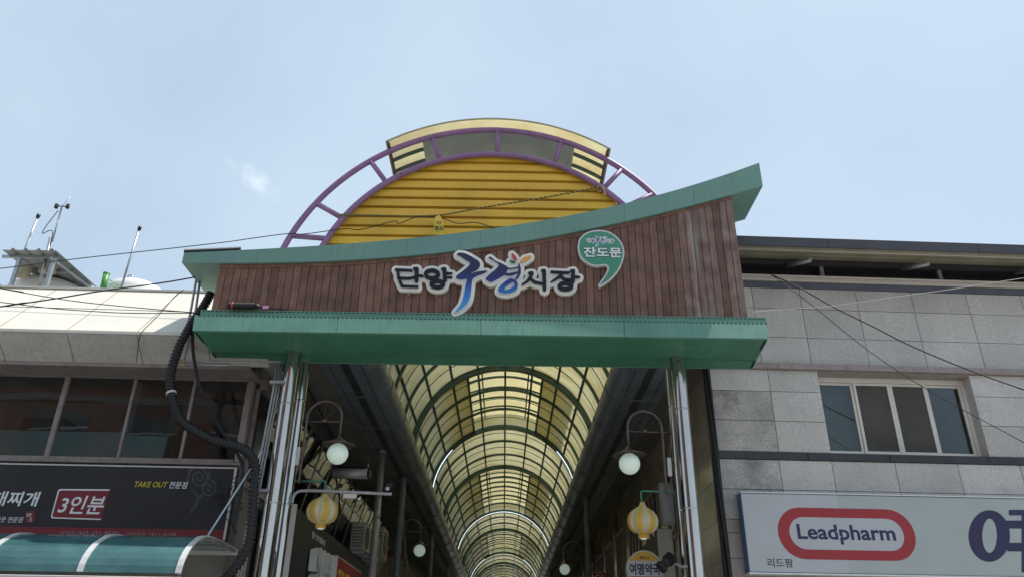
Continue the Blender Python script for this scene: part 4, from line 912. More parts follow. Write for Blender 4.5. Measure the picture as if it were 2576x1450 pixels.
m_ = MB(RF); m_.sweep([(OV - 0.031, zf0 + 0.05), (OV - 0.031, zf0 + 0.07), (-0.3, zg + 0.24), (-0.3, zg + 0.2)], -0.6, SRR); m_.build('soffit', SOFFIT, rb)
m_ = MB(RF); m_.sweep([(OV - 0.03, zf1 - 0.03), (OV - 0.03, zf1 - 0.005), (-4.0, zf1 + 0.7), (-4.0, zf1 + 0.66)], -0.6, SRR); m_.build('roof_sheet', DARKFASC, rb)
for dv in (0.30, 0.55): boxd(RF, -0.6, SRR, dv, dv + 0.03, zf0 + 0.05 + (zg + 0.2 - zf0 - 0.05) * (OV - dv) / 1.15 - 0.04, zf0 + 0.05 + (zg + 0.2 - zf0 - 0.05) * (OV - dv) / 1.15 - 0.003, 'soffit_batten', PVC if dv > 0.5 else SOFFIT, rb)
a = sx_(2035, 645, 0.4)
while a < SRR:
    MB(RF).tube([(a - 0.22, -0.05, zg + 0.0), (a + 0.0, 0.42, zf0 - 0.01)], 0.045, 4).build('bracket', GALV, rb); a += sx_(2330, 650, 0.4) - sx_(2035, 645, 0.4)

# ---- pharmacy sign
PD = 0.22
ps = thing('pharmacy_sign', 'long pale lightbox sign with red oval logo and navy lettering', 'sign', RF.W(4, 0.1, zr(2000, 1450, PD)))
p0, p1 = zr(2200, 1441, PD), zr(2200, 1246, PD); q0 = sx_(1873, 1330, PD)
boxd(RF, q0, SRR, 0.03, PD - 0.02, p0 - 0.01, p1 + 0.01, 'sign_box', BLUEED, ps)
sj = sx_(2120, 1330, PD)
boxd(RF, q0 + 0.006, sj, PD - 0.0195, PD, p0, p1, 'face', SIGNW, ps); boxd(RF, sj + 0.0015, SRR, PD - 0.0195, PD, p0, p1, 'face', SIGNG, ps)
boxd(RF, q0 - 0.01, SRR, 0.02, PD + 0.012, p0 - 0.035, p0 - 0.0105, 'bottom_rim', ALU, ps); boxd(RF, q0 - 0.01, SRR, 0.02, PD + 0.012, p1 + 0.0105, p1 + 0.025, 'top_rim', ALU, ps)
def r5(x, y): return 1738 + 0.4004 * x, 869 + 0.4004 * y
sL_, sR_ = sx_(*r5(543, 1155), PD), sx_(*r5(1413, 1215), PD); zT_, zB_ = zr(*r5(950, 1019), PD), zr(*r5(1000, 1343), PD)
def stadium(s0, s1, z0, z1, n=14):
    r = (z1 - z0) / 2; c = (z0 + z1) / 2
    return [(s1 - r + r * math.cos(t), c + r * math.sin(t)) for t in np.linspace(-math.pi / 2, math.pi / 2, n)] + [(s0 + r + r * math.cos(t), c + r * math.sin(t)) for t in np.linspace(math.pi / 2, 1.5 * math.pi, n)]
tk = zT_ - zr(*r5(955, 1078), PD)
plate([stadium(sL_, sR_, zB_, zT_), stadium(sL_ + tk * 1.25, sR_ - tk * 1.25, zB_ + tk, zT_ - tk)], lambda a, b: (a, b), RF, PD + 0.001, PD + 0.003, 'oval_ring', REDP, ps)
plate([stadium(sL_ + tk * 1.25 - 0.002, sR_ - tk * 1.25 + 0.002, zB_ + tk - 0.002, zT_ - tk + 0.002)], lambda a, b: (a, b), RF, PD + 0.0003, PD + 0.0008, 'oval_field', SIGNW, ps)
a, b = r5(668, 1122); c, d = r5(1282, 1246)
text('Leadpharm', RF, pbox(RF, a, b, c, d, PD), PD + 0.0012, NAVY, ps, 0.024, 0.0015)
a, b = r5(925, 1180); m_ = MB(RF); s, z = RF.pix(a, b, PD)                      # puzzle-piece cut between d and p
m_.box(s - 0.010, s + 0.010, PD + 0.003, PD + 0.004, z - 0.10, z + 0.10); m_.build('logo_cut', SIGNW, ps)
for dz, sg in ((0.035, -1), (-0.04, 1)):
    boxd(RF, s - 0.026 if sg < 0 else s - 0.006, s + 0.006 if sg < 0 else s + 0.026, PD + 0.0032, PD + 0.0042, z + dz - 0.013, z + dz + 0.013, 'logo_cut', SIGNW if sg < 0 else SIGNW, ps)
a, b = r5(480, 1333); c, d = r5(640, 1388); text('리드팜', RF, pbox(RF, a, b, c, d, PD), PD + 0.001, BLACK, ps, 0.008, 0.0015)
mp5 = lambda x, y: RF.pix(*r5(x, y), PD)
el_ = lambda cx, cy, rx, ry, n=48: [(cx + rx * math.cos(t), cy + ry * math.sin(t)) for t in np.linspace(0, 2 * math.pi, n, endpoint=False)]
plate([el_(1872, 1192, 130, 162), el_(1874, 1190, 46, 108)], mp5, RF, PD + 0.001, PD + 0.003, 'letter_stroke', NAVY, ps)
for k, (x0, x1, y0, y1) in enumerate(((1975, 2085, 1095, 1145), (1985, 2085, 1235, 1288), (2075, 2150, 1030, 1420), (1995, 2085, 1028, 1062))):
    plate([[(x0, y0), (x1, y0), (x1, y1), (x0, y1)]], mp5, RF, PD + 0.0012, PD + 0.0034 + 0.0003 * k, 'letter_stroke', NAVY, ps)

# ================================================================== covered market street
VC, VR = (-0.07, CAMZ + 5.42), 2.62
SPC = 2.0125; YV0 = 21.3 - 4 * SPC
ar = thing('market_arcade', 'long barrel vault of pale translucent sheets on green ribs', 'vault roof', (0, YV0, VC[1]))
NB = 33; hoods = []
for k in range(NB):
    j = (k - 4)                            # hood bays: 0..2, then 6..10, 14..18 ...
    hoods.append(j in (0, 1, 2) or (j >= 6 and (j - 6) % 8 < 5))
AZ = [R(90 + 17.8 * q) for q in (-5, -4, -3, -2, -1, 0, 1, 2, 3, 4, 5)]
OPN = R(25); HOP = R(46)
cache = {}
def panel_mesh(a0, a1, y, r=VR, key='p'):
    k_ = (key, round(a0, 4), round(a1, 4), round(r, 3))
    if k_ not in cache:
        m_ = MB(); arc_sheet(m_, (0, 0), r, r + 0.008, a0, a1, 0.004, y - 0.004, max(2, int(abs(a1 - a0) / 0.06))); cache[k_] = m_.mesh('roof_panel')
    return cache[k_]
for k in range(NB):
    y = YV0 + k * SPC
    if k < 21:
        for a0, a1 in zip(AZ, AZ[1:]):
            segs = [(a0, a1)]
            if hoods[k]:
                lo_, hi_ = R(90) - OPN, R(90) + OPN; segs = []
                if a0 < lo_: segs.append((a0, min(a1, lo_)))
                if a1 > hi_: segs.append((max(a0, hi_), a1))
            for b0, b1 in segs:
                if b1 - b0 > 0.02: link('roof_panel', panel_mesh(b0, b1, SPC), VAULT, ar, (VC[0], y, VC[1]))
    else:
        for b0, b1 in ([(AZ[0], R(90) - OPN), (R(90) + OPN, AZ[-1])] if hoods[k] else [(AZ[0], AZ[-1])]): link('roof_panel', panel_mesh(b0, b1, SPC), VAULT, ar, (VC[0], y, VC[1]))
    if hoods[k]:
        link('hood_panel', panel_mesh(R(90) - HOP, R(90), SPC, VR + 0.42, 'h'), VAULTH, ar, (VC[0], y, VC[1])); link('hood_panel', panel_mesh(R(90), R(90) + HOP, SPC, VR + 0.42, 'h'), VAULTH, ar, (VC[0], y, VC[1]))
def rib_mesh(r0, r1, w, a0, a1, key):
    if key not in cache: m_ = MB(); arc_sheet(m_, (0, 0), r0, r1, a0, a1, -w / 2, w / 2, 36); cache[key] = m_.mesh('rib')
    return cache[key]
for k in range(NB + 1):
    y = YV0 + k * SPC; edge = k == 0 or k == NB or hoods[k - 1] != hoods[min(k, NB - 1)]
    if edge:
        start = k < NB and hoods[k]
        link('main_rib', rib_mesh(VR - 0.16, VR - 0.004, 0.13, AZ[0], AZ[-1], 'main'), RIB, ar, (VC[0], y, VC[1]))
        if start and k: link('end_flashing', rib_mesh(VR + 0.012, VR + 0.30, 0.05, R(44), R(136), 'flash'), RIB, ar, (VC[0], y - 0.05, VC[1]))
    else: link('rib', rib_mesh(VR - 0.075, VR - 0.004, 0.085, AZ[0], AZ[-1], 'rib'), RIB, ar, (VC[0], y, VC[1]))
    if k < NB: link('joint_strip', rib_mesh(VR - 0.018, VR - 0.002, 0.032, AZ[0], AZ[-1], 'joint'), RIB, ar, (VC[0], y + SPC / 2, VC[1]))
    if k < NB and hoods[k]:
        for yo in (0.02, SPC * 0.5): link('hood_bar', rib_mesh(VR + 0.36, VR + 0.412, 0.05, R(90) - HOP, R(90) + HOP, 'hbar'), RIB, ar, (VC[0], y + yo, VC[1]))
YV1 = YV0 + NB * SPC
for a in AZ:
    MB().tube([(VC[0] + (VR - 0.03) * math.cos(a), YV0, VC[1] + (VR - 0.03) * math.sin(a)), (VC[0] + (VR - 0.03) * math.cos(a), YV1, VC[1] + (VR - 0.03) * math.sin(a))], 0.042, 4).build('purlin', RIB, ar)
k = 0
while k < NB:
    if hoods[k]:
        k1 = k
        while k1 < NB and hoods[k1]: k1 += 1
        for s in (-1, 1):
            a = R(90) + s * OPN
            MB().tube([(VC[0] + (VR - 0.02) * math.cos(a), YV0 + k * SPC, VC[1] + (VR - 0.02) * math.sin(a)), (VC[0] + (VR - 0.02) * math.cos(a), YV0 + k1 * SPC, VC[1] + (VR - 0.02) * math.sin(a))], 0.045, 4).build('opening_curb', RIB, ar)
        for aa in (R(76), R(104)):
            MB().tube([(VC[0] + (VR + 0.36) * math.cos(aa), YV0 + k * SPC, VC[1] + (VR + 0.36) * math.sin(aa)), (VC[0] + (VR + 0.36) * math.cos(aa), YV0 + k1 * SPC, VC[1] + (VR + 0.36) * math.sin(aa))], 0.03, 4).build('hood_purlin', RIB, ar)
        m_ = MB(); arc_sheet(m_, VC, VR + 0.012, VR + 0.41, R(90) - HOP, R(90) + HOP, YV0 + k1 * SPC - 0.03, YV0 + k1 * SPC - 0.02, 30); m_.build('hood_end', VAULT, ar)
        k = k1
    else: k += 1
# lit fluorescent arcs along four of the main ribs
for k_, lab in ((7, 'nearest arc of fluorescent tubes, lit only at both haunches'), (15, 'long bright fluorescent arc spanning the vault from side to side'), (23, 'farther thin fluorescent arc deep in the arcade')):
    y = YV0 + k_ * SPC - 0.08; t_ = thing('light_arc', lab, 'arc light', (0, y, VC[1] + VR - 0.2), 'fluorescent arcs on the vault ribs')
    rngs = ((R(8), R(42)), (R(138), R(172))) if k_ == 7 else ((R(12), R(34)), (R(34.3), R(56)), (R(56.3), R(78)), (R(78.3), R(101.7)), (R(102), R(124)), (R(124.3), R(146)), (R(146.3), R(168)))
    if k_ == 23: rngs = rngs[:2] + rngs[-2:]
    for a0, a1 in rngs: m_ = MB(); arc_sheet(m_, VC, VR - 0.15, VR - 0.128, a0, a1, y - 0.02, y + 0.0, 10); m_.build('tube', STRIPL, t_)
# side gutters with rounded inner edge
def gutter(xi, xo, label):
    s = 1 if xi > 0 else -1; zb_ = CAMZ + 4.5; zt = zb_ + 0.30
    r = 0.26
    prof = [(xo, zb_), (xi + s * r, zb_)] + [(xi + s * r - s * r * math.sin(t), zb_ + r - r * math.cos(t)) for t in np.linspace(0.15, 1.57, 9)] + [(xi, zt), (xo, zt)]
    t_ = thing('gutter_duct', label, 'gutter', (xi, 11.7, zb_), 'box gutters on both sides of the arcade')
    y = 11.62; key = 'gut%d' % s; L2 = SPC
    while y < YV1:
        if key not in cache:
            m_ = MB(); n = len(prof); m_.add([(x, 0.0, z) for x, z in prof] + [(x, L2 - 0.012, z) for x, z in prof], [tuple(range(n)), tuple(range(2 * n - 1, n - 1, -1))] + [(i, (i + 1) % n, n + (i + 1) % n, n + i) for i in range(n)]); cache[key] = m_.mesh('segment')
            m_ = MB(); pr = [(x - (0.012 * s if i > 1 else 0), z - (0.012 if i < 6 else 0)) for i, (x, z) in enumerate(prof)]; m_.add([(x, -0.03, z) for x, z in pr] + [(x, 0.03, z) for x, z in pr], [tuple(range(n)), tuple(range(2 * n - 1, n - 1, -1))] + [(i, (i + 1) % n, n + (i + 1) % n, n + i) for i in range(n)]); cache[key + 'b'] = m_.mesh('joint_band')
            m_ = MB(); a, b = sorted((xi + s * 0.50, xi + s * 0.64)); m_.box(a, b, 0, L2 - 0.012, zb_ - 0.006, zb_ - 0.001)
            a, b = sorted((xi + s * 0.30, xi + s * 0.315)); m_.box(a, b, 0, L2 - 0.012, zb_ - 0.006, zb_ - 0.001); a, b = sorted((xi + s * 0.82, xi + s * 0.835)); m_.box(a, b, 0, L2 - 0.012, zb_ - 0.006, zb_ - 0.001); cache[key + 'c'] = m_.mesh('seam_strip')
        link('segment', cache[key], GUTTER, t_, (0, y, 0)); link('joint_band', cache[key + 'b'], GUTTER, t_, (0, y, 0)); link('seam_strip', cache[key + 'c'], GUTTERD, t_, (0, y, 0)); y += L2
    return t_
gutter(-2.10, -3.05, 'slate box gutter with rounded edge along the left of the vault')
gutter(1.80, 2.78, 'slate box gutter with rounded edge along the right of the vault')
for s, xg in ((-1, -2.2), (1, 1.9)):
    m_ = MB(); m_.box(*sorted((xg, VC[0] + s * (VR + 0.02))), YV0, YV1, CAMZ + 4.81, CAMZ + 4.85); m_.build('gutter_lid', GUTTERD, ar)
    m_ = MB(); m_.box(*sorted((VC[0] + s * VR, VC[0] + s * (VR + 0.02))), YV0, YV1, CAMZ + 4.85, VC[1]); m_.build('side_sheet', VAULT, ar)
for s, xo, xw in ((-1, -3.05, -4.0), (1, 2.78, 3.4)):
    m_ = MB(); m_.box(*sorted((xo + 0.004 * s, xw)), 12.3, YV1, CAMZ + 4.72, CAMZ + 4.78); m_.build('side_ceiling', SHOPDK, ar)
# arcade columns
def acol(x, y, r, label, mt=STEEL, grp='steel columns along the arcade', z1=CAMZ + 4.5):
    t_ = thing('arcade_column', label, 'column', (x, y, 0), grp)
    m_ = MB(); m_.lathe((x, y, 0), [(r, 0), (r, z1)], 24); m_.build('shaft', mt, t_)
    for h in (0.35, 0.6, 0.85): m_ = MB(); m_.lathe((x, y, z1 * h), [(r, 0), (r + 0.006, 0.002), (r + 0.006, 0.03), (r, 0.032)], 20); m_.build('joint_ring', mt, t_)
pl_ = onY(767, 922, 11.45); pr_ = onY(1685, 935, 11.45)
acol(pl_.x, 11.45, 0.078, 'slimmer steel column close behind the left gate column', z1=ZU + 0.3)
acol(pr_.x, 11.45, 0.07, 'slimmer steel column close behind the right gate column', z1=ZU + 0.3)
for i, y in enumerate((20.1, 29.0, 37.9)): acol(-2.64, y, 0.085, ('dark square-shouldered column under the left gutter by the first hanging globe', 'second column inside the arcade under the left gutter', 'third column far inside under the left gutter')[i], GUTTER)
for i, y in enumerate((22.4, 31.3, 40.2)): acol(2.28, y, 0.08, ('first inner column under the right gutter', 'second inner column under the right gutter', 'third inner column far under the right gutter')[i], GUTTER)
dp = thing('downpipe', 'grey round downpipe dropping from the left gutter', 'pipe', (-2.80, 17.4, 2)); MB().tube([(-2.80, 17.4, CAMZ + 4.5), (-2.80, 17.4, 0)], 0.075, 16).build('pipe', GREYPIPE, dp)
for z in (CAMZ + 4.42, 4.6, 3.2): MB().tube([(-2.80, 17.4, z), (-2.80, 17.4, z + 0.06)], 0.088, 16).build('collar', GREYPIPE, dp)

# ================================================================== side walls of the arcade
# left: glazed upper storey of the restaurant building, dark shops behind
LW = Frame(-4.0, 12.0, 90)                 # s = distance into the arcade, d = towards its middle
boxd(LW, 0.02, 12.0, -0.3, 0.0, 0, CAMZ + 2.55, 'side_wall', SHOPDK, lb)
boxd(LW, 0.02, 12.0, -0.3, 0.0, CAMZ + 4.2, CAMZ + 5.3, 'side_wall', SHOPDK, lb)
boxd(LW, 0.02, 12.0, 0.0, 0.10, CAMZ + 4.08, CAMZ + 4.24, 'side_beam', BROWNAL, lb)
boxd(LW, 0.02, 12.0, 0.0, 0.06, CAMZ + 2.5, CAMZ + 2.6, 'side_sill', BROWNAL, lb)
for i in range(11):
    a = 0.04 + i * 1.08; fr1 = boxd(LW, a, a + 0.05, -0.05, 0.012, CAMZ + 2.6, CAMZ + 4.08, 'side_mullion', BROWNAL, lb)
    # panes with an added lean over the street, so the glass mirrors the vault
    MB(LW).add([(a + 0.055, 0.36, CAMZ + 4.07), (a + 1.075, 0.36, CAMZ + 4.07), (a + 1.075, 0.03, CAMZ + 2.66), (a + 0.055, 0.03, CAMZ + 2.66), (a + 0.055, 0.352, CAMZ + 4.07), (a + 1.075, 0.352, CAMZ + 4.07), (a + 1.075, 0.022, CAMZ + 2.66), (a + 0.055, 0.022, CAMZ + 2.66)],
        [(0, 1, 2, 3), (7, 6, 5, 4), (0, 1, 5, 4), (1, 2, 6, 5), (2, 3, 7, 6), (3, 0, 4, 7)]).build('pane', GLASSD, fr1)
    MB(LW).tube([(a + 0.055, 0.36, CAMZ + 4.07), (a + 0.055, 0.03, CAMZ + 2.65)], 0.02, 4).build('sash_stile', BROWNAL, fr1)
boxd(LW, 0.02, 12.0, -2.0, -1.9, CAMZ + 2.4, CAMZ + 4.2, 'inner_partition', DARKROOM, lb)
def shop_row(fr, s0, s1, label, mt, ztop_=CAMZ + 5.3, win=True, tile=False):
    t_ = thing('shop_building', label, 'building', fr.W((s0 + s1) / 2, 0, 0), 'buildings lining the arcade')
    boxd(fr, s0, s1, -3.0, -0.012, 0, ztop_, 'wall', SHOPDK, t_)
    if tile:
        nz_ = 6; ns_ = int((s1 - s0) / 1.0)
        for i in range(ns_):
            for j in range(nz_):
                z0 = 2.6 + j * 0.62
                boxd(fr, s0 + i + 0.004, s0 + i + 0.996, -0.011, random.uniform(-0.001, 0.0015), z0 + 0.004, z0 + 0.616, 'wall_tile', SHOPTILE, t_)
    if win:
        s = s0 + 0.7
        while s + 1.6 < s1:
            f_ = boxd(fr, s, s + 1.6, 0.003, 0.05, CAMZ + 2.45, CAMZ + 2.52, 'window_frame', BROWNAL, t_)
            boxd(fr, s, s + 1.6, 0.003, 0.05, CAMZ + 3.75, CAMZ + 3.82, 'frame_head', BROWNAL, f_)
            for q in range(4): boxd(fr, s + q * 0.52, s + q * 0.52 + 0.04, 0.003, 0.045, CAMZ + 2.521, CAMZ + 3.749, 'mullion', BROWNAL, f_)
            boxd(fr, s + 0.04, s + 1.6, 0.006, 0.012, CAMZ + 2.522, CAMZ + 3.748, 'pane', mat('black_glass', (0.012, 0.013, 0.015), 0.05, var=0, spec=0.8), f_)
            s += 2.7
    return t_
shop_row(LW, 12.05, 30.0, 'dark two storey shop building behind the air conditioners', SHOPDK); shop_row(LW, 30.05, YV1 - 12, 'far dark shop building at the left end of the arcade', SHOPDK)
RW = Frame(3.4, 12.75, -90)                # s runs towards the camera here, so inside is negative
shop_row(RW, -18.0, 0.0, 'side of the pharmacy building clad in polished beige tiles', SHOPDK, tile=True)
shop_row(RW, -45.0, -18.05, 'dark shop building farther along the right of the arcade', SHOPDK); shop_row(RW, -(YV1 - 12.75), -45.05, 'far dark shop building at the right end of the arcade', SHOPDK)

# ---- black fascia sign with raised letters along the left side
BX = -3.42
BF = Frame(BX, 12.85, 90)
hz_t = onX(741, 1272, BX).z
bs = thing('black_fascia_sign', 'black fascia sign with raised white letters running into the arcade', 'sign', (BX, 16, 2.5))
boxd(BF, 0.0, 9.0, -0.5, 0.0, hz_t - 1.5, hz_t, 'sign_box', BLACKSIGN, bs); boxd(BF, -0.02, -0.001, -0.05, 0.06, hz_t - 1.55, hz_t + 0.02, 'end_trim', ALU, bs)
boxd(BF, 0.0, 9.0, -0.001, 0.012, hz_t - 1.5, hz_t - 1.28, 'red_band', REDSIGN, bs)
a = onX(786, 1330, BX); b = onX(812, 1345, BX); text('땅스부대찌개', BF, (a.y - 12.85, hz_t - 0.28, a.y - 12.85 + 1.1, hz_t - 0.16), 0.002, WHITE, bs, 0.0, 0.003)
text('땅스부대찌개', BF, (1.35, hz_t - 1.18, 4.0, hz_t - 0.42), 0.03, WHITEPL, bs, 0.03, 0.13, split=True)
# ---- red take-out lightbox
TX = -3.16; TF = Frame(TX, 0, 90)
y0 = onX(850, 1400, TX).y; y1 = onX(909, 1438, TX).y; zt2 = onX(852, 1396, TX).z
tb = thing('takeout_lightbox', 'red lightbox with yellow TAKE OUT lettering on the black fascia', 'sign', (TX, y0, zt2 - 1))
boxd(TF, y0, y1, -0.26, -0.004, zt2 - 0.9, zt2, 'case', WHITEPL, tb, 0.008); boxd(TF, y0 + 0.03, y1 - 0.03, -0.0035, 0.004, zt2 - 0.87, zt2 - 0.03, 'face', REDP, tb)
text('TAKE OUT', TF, (y0 + 0.15, zt2 - 0.62, y1 - 0.12, zt2 - 0.22), 0.005, YELLOWP, tb, 0.03, 0.004)
# ---- air conditioners
def ac(c, wd, hg, label):
    t_ = thing('air_conditioner', label, 'air conditioner', c, 'outdoor units above the black fascia')
    x, y, z = c; MB().box(x - 0.16, x + 0.16, y, y + wd, z, z + hg).build('casing', ACM, t_, bevel=0.02)
    MB().tube([(x + 0.161, y + wd * 0.42, z + hg / 2), (x + 0.175, y + wd * 0.42, z + hg / 2)], hg * 0.40, 24).build('fan_guard', BLACK, t_)
    m_ = MB()
    for i in range(7): m_.box(x - 0.13, x + 0.13, y - 0.008, y - 0.001, z + 0.08 + i * (hg - 0.16) / 7, z + 0.08 + i * (hg - 0.16) / 7 + 0.018)
    m_.build('coil_grille', BLACK, t_, kind='stuff')
    for q in (0.12, wd - 0.18): MB().box(x - 0.14, x + 0.14, y + q, y + q + 0.05, z - 0.06, z - 0.001).build('foot', GALV, t_)
u = onX(893, 1412, -3.35); ac((-3.35, u.y, hz_t + 0.07), 0.85, 0.62, 'beige air conditioner standing nearest on the black fascia')
ac((-3.35, u.y + 1.5, hz_t + 0.07), 0.85, 0.6, 'beige air conditioner behind the nearest one, at the same level')
v2 = onX(945, 1398, -3.3); ac((-3.3, v2.y, v2.z), 0.85, 0.75, 'beige air conditioner raised above the other two')
MB().box(-3.98, -3.12, v2.y + 0.05, v2.y + 0.1, v2.z - 0.12, v2.z - 0.062).build('unit_shelf', GALV, None, 'steel shelf bracket under the raised air conditioner', 'bracket')
# round duct nozzle and speaker under the gutter
c = onY(911, 1190, 14.8)
t_ = thing('exhaust_duct', 'short horizontal silver duct elbow under the left gutter', 'duct', c)
MB().tube([(c.x - 0.55, 14.8, c.z), (c.x + 0.1, 14.8, c.z)], 0.10, 16).build('duct', GREYPIPE, t_); MB().tube([(c.x + 0.1, 14.8, c.z), (c.x + 0.16, 14.8, c.z)], 0.085, 16).build('outlet', BLACK, t_)
MB().box(c.x - 0.4, c.x + 0.1, 14.7, 14.9, c.z + 0.12, c.z + 0.2).build('hanger', BLACK, t_)

# ---- gooseneck lamps
def lamp(c, r, post, side, label, rich=True):
    """c = centre of the globe, post = (x, y) of the column that carries it"""
    t_ = thing('globe_lamp', label, 'lamp', (c.x, c.y, c.z - r), 'gooseneck globe lamps')
    MB().lathe((c.x, c.y, c.z), [(0.002, -r)] + [(r * math.cos(t), r * math.sin(t)) for t in np.linspace(-1.5, 1.2, 18)] + [(r * 0.3, r * 0.96)], 28).build('globe', GLOBE, t_)
    k_ = r / 0.15; zc = c.z + r * 0.86
    MB().lathe((c.x, c.y, zc), [(0.235 * k_, -0.01), (0.24 * k_, 0.0), (0.17 * k_, 0.018 * k_), (0.10 * k_, 0.03 * k_), (0.09 * k_, 0.065 * k_), (0.05 * k_, 0.075 * k_), (0.03 * k_, 0.12 * k_)], 28).build('shade', LAMPM, t_)
    W2 = 0.50 * k_; x2 = c.x + side * W2; zt = zc + 0.12 * k_; zarc = zt + 0.28 * k_; cxm = c.x + side * W2 / 2
    path = [(c.x, c.y, zt - 0.01), (c.x, c.y, zarc)] + [(cxm - side * W2 / 2 * math.cos(t), c.y, zarc + W2 / 2 * math.sin(t)) for t in np.linspace(0.2, 2.94, 12)] + [(x2, c.y, zarc), (x2, c.y, zarc - 0.95 * k_)]
    MB().tube(path, 0.019 * k_, 8).build('gooseneck', LAMPM, t_)
    MB().tube([(c.x, c.y, zarc - 0.06), (post[0], post[1], zarc - 0.06)], 0.011 * k_, 6).build('tie_bar', LAMPM, t_)
    MB().tube([(x2, c.y, zarc - 0.5 * k_), (post[0], post[1], zarc - 0.5 * k_)], 0.011 * k_, 6).build('tie_bar', LAMPM, t_)
    if rich:
        MB().lathe((cxm, c.y, zarc - 0.06), [(0.002, 0.04), (0.035, 0.03), (0.035, -0.01), (0.002, -0.012)], 12).build('boss', LAMPM, t_)
        for a in (0.7, 1.57, 2.44): MB().tube([(cxm, c.y, zarc - 0.05), (cxm - side * W2 / 2 * math.cos(a), c.y, zarc + W2 / 2 * math.sin(a))], 0.003, 4).build('spoke', LAMPM, t_)
        MB().box(x2 + side * 0.07 - 0.03, x2 + side * 0.07 + 0.03, c.y - 0.02, c.y + 0.02, zarc - 0.72, zarc - 0.45).build('driver_box', WHITEPL, t_, bevel=0.006)
lamp(onY(849, 1140, 11.42), 0.155, (pl_.x, 11.45), -1, 'globe lamp on a gooseneck beside the left gate column')
lamp(onY(1583, 1165, 11.42), 0.155, (pr_.x, 11.45), 1, 'globe lamp on a gooseneck beside the right gate column')
g1 = onY(1055, 1383, 21.2); lamp(g1, 0.15, (-2.9, 21.2), -1, 'small distant globe lamp under the left gutter', False)
g2 = onY(1420, 1430, 24.0); lamp(g2, 0.15, (2.75, 24.0), 1, 'small distant globe lamp under the right gutter', False)

# ---- garlic lanterns
def garlic_mat():
    m = bpy.data.materials.new('garlic_lantern_paint'); m.use_nodes = True; t = m.node_tree; n = t.nodes; l = t.links; b = n['Principled BSDF']; b.inputs['Roughness'].default_value = 0.6
    tc_ = n.new('ShaderNodeTexCoord'); sx = n.new('ShaderNodeSeparateXYZ'); l.new(tc_.outputs['Object'], sx.inputs[0])
    def M2(op, a, c=None):
        k = n.new('ShaderNodeMath'); k.operation = op
        for i, x in enumerate((a, c)):
            if x is None: continue
            if isinstance(x, (int, float)): k.inputs[i].default_value = x
            else: l.new(x, k.inputs[i])
        return k.outputs[0]
    an = M2('ARCTAN2', sx.outputs[1], sx.outputs[0])
    nz_ = n.new('ShaderNodeTexNoise'); nz_.inputs['Scale'].default_value = 6; l.new(tc_.outputs['Object'], nz_.inputs['Vector'])
    st = M2('SINE', M2('ADD', M2('MULTIPLY', an, 7.0), M2('MULTIPLY', nz_.outputs[0], 3.0)))
    r = n.new('ShaderNodeMapRange'); r.inputs[1].default_value = -0.55; r.inputs[2].default_value = 0.45; l.new(st, r.inputs[0])
    mx_ = n.new('ShaderNodeMix'); mx_.data_type = 'RGBA'; l.new(r.outputs[0], mx_.inputs['Factor']); mx_.inputs[6].default_value = (0.55, 0.35, 0.04, 1); mx_.inputs[7].default_value = (0.50, 0.45, 0.31, 1)
    l.new(mx_.outputs[2], b.inputs['Base Color']); return m
GARLIC = garlic_mat()
def garlic(px, py, Y, post, label, s=1.0):
    c = onY(px, py, Y); t_ = thing('garlic_lantern', label, 'lantern', c, 'garlic bulb lanterns')
    prof = [(0.062, -0.235), (0.066, -0.20), (0.075, -0.175), (0.13, -0.165), (0.185, -0.125), (0.218, -0.06), (0.225, 0.0), (0.208, 0.065), (0.165, 0.125), (0.105, 0.165), (0.06, 0.195), (0.042, 0.225), (0.036, 0.255), (0.012, 0.265)]
    m_ = MB(); m_.lathe((0, 0, 0), [(r * s, h * s) for r, h in prof], 72, 7, 0.10); o = link('bulb', m_.mesh('bulb'), GARLIC, t_, c); o.rotation_euler = (R(1.5 if px > 1200 else -2), R(2), R(px % 50))
    MB().lathe((c.x, c.y, c.z - 0.236 * s), [(0.071, -0.01), (0.073, 0.05), (0.066, 0.055)], 24).build('collar', mat('lantern_ochre', (0.55, 0.30, 0.03), 0.6), t_)
    MB().lathe((c.x, c.y, c.z - 0.228 * s), [(0.001, -0.03), (0.035, -0.027), (0.05, -0.012), (0.05, 0.0)], 16).build('lamp_base', GLOBE, t_)
    zt = c.z + 0.40; gm = mat('bracket_green', (0.05, 0.20, 0.12), 0.5)
    MB().tube([(c.x, c.y, c.z + 0.25), (c.x, c.y, zt), (c.x + (0.02 if post[0] > c.x else -0.02), c.y, zt + 0.02), (post[0], post[1], zt + 0.02)], 0.014, 8).build('hanger', gm, t_)
garlic(811, 1283, 11.40, (pl_.x, 11.45), 'yellow and white garlic bulb lantern under the camera arm'); garlic(1616, 1308, 11.40, (pr_.x, 11.45), 'yellow and white garlic bulb lantern on a green bracket at right')

# ---- camera arm
yc = 11.36
ca = thing('camera_arm', 'grey bent pipe arm with a small camera at its end', 'bracket', onY(735, 1262, yc))
MB().tube(smooth_path([onY(x, y, yc) for x, y in ((735, 1264), (737, 1250), (745, 1238), (760, 1233), (800, 1233), (900, 1237), (985, 1241))], 6), 0.022, 10).build('arm', GREYPIPE, ca)
e = onY(974, 1232, yc); MB().lathe((e.x, yc, e.z), [(0.03, 0), (0.034, 0.03), (0.03, 0.05), (0.002, 0.055)], 12).build('camera_base', GALV, ca)
MB().tube([(e.x - 0.02, yc - 0.02, e.z + 0.08), (e.x + 0.07, yc + 0.03, e.z + 0.06)], 0.032, 12).build('camera', BLACK, ca); MB().tube(smooth_path([(e.x + 0.02, yc, e.z + 0.04), (e.x - 0.08, yc, e.z + 0.02), (e.x - 0.10, yc, e.z - 0.1)]), 0.005, 5).build('lead', CABLE, ca)
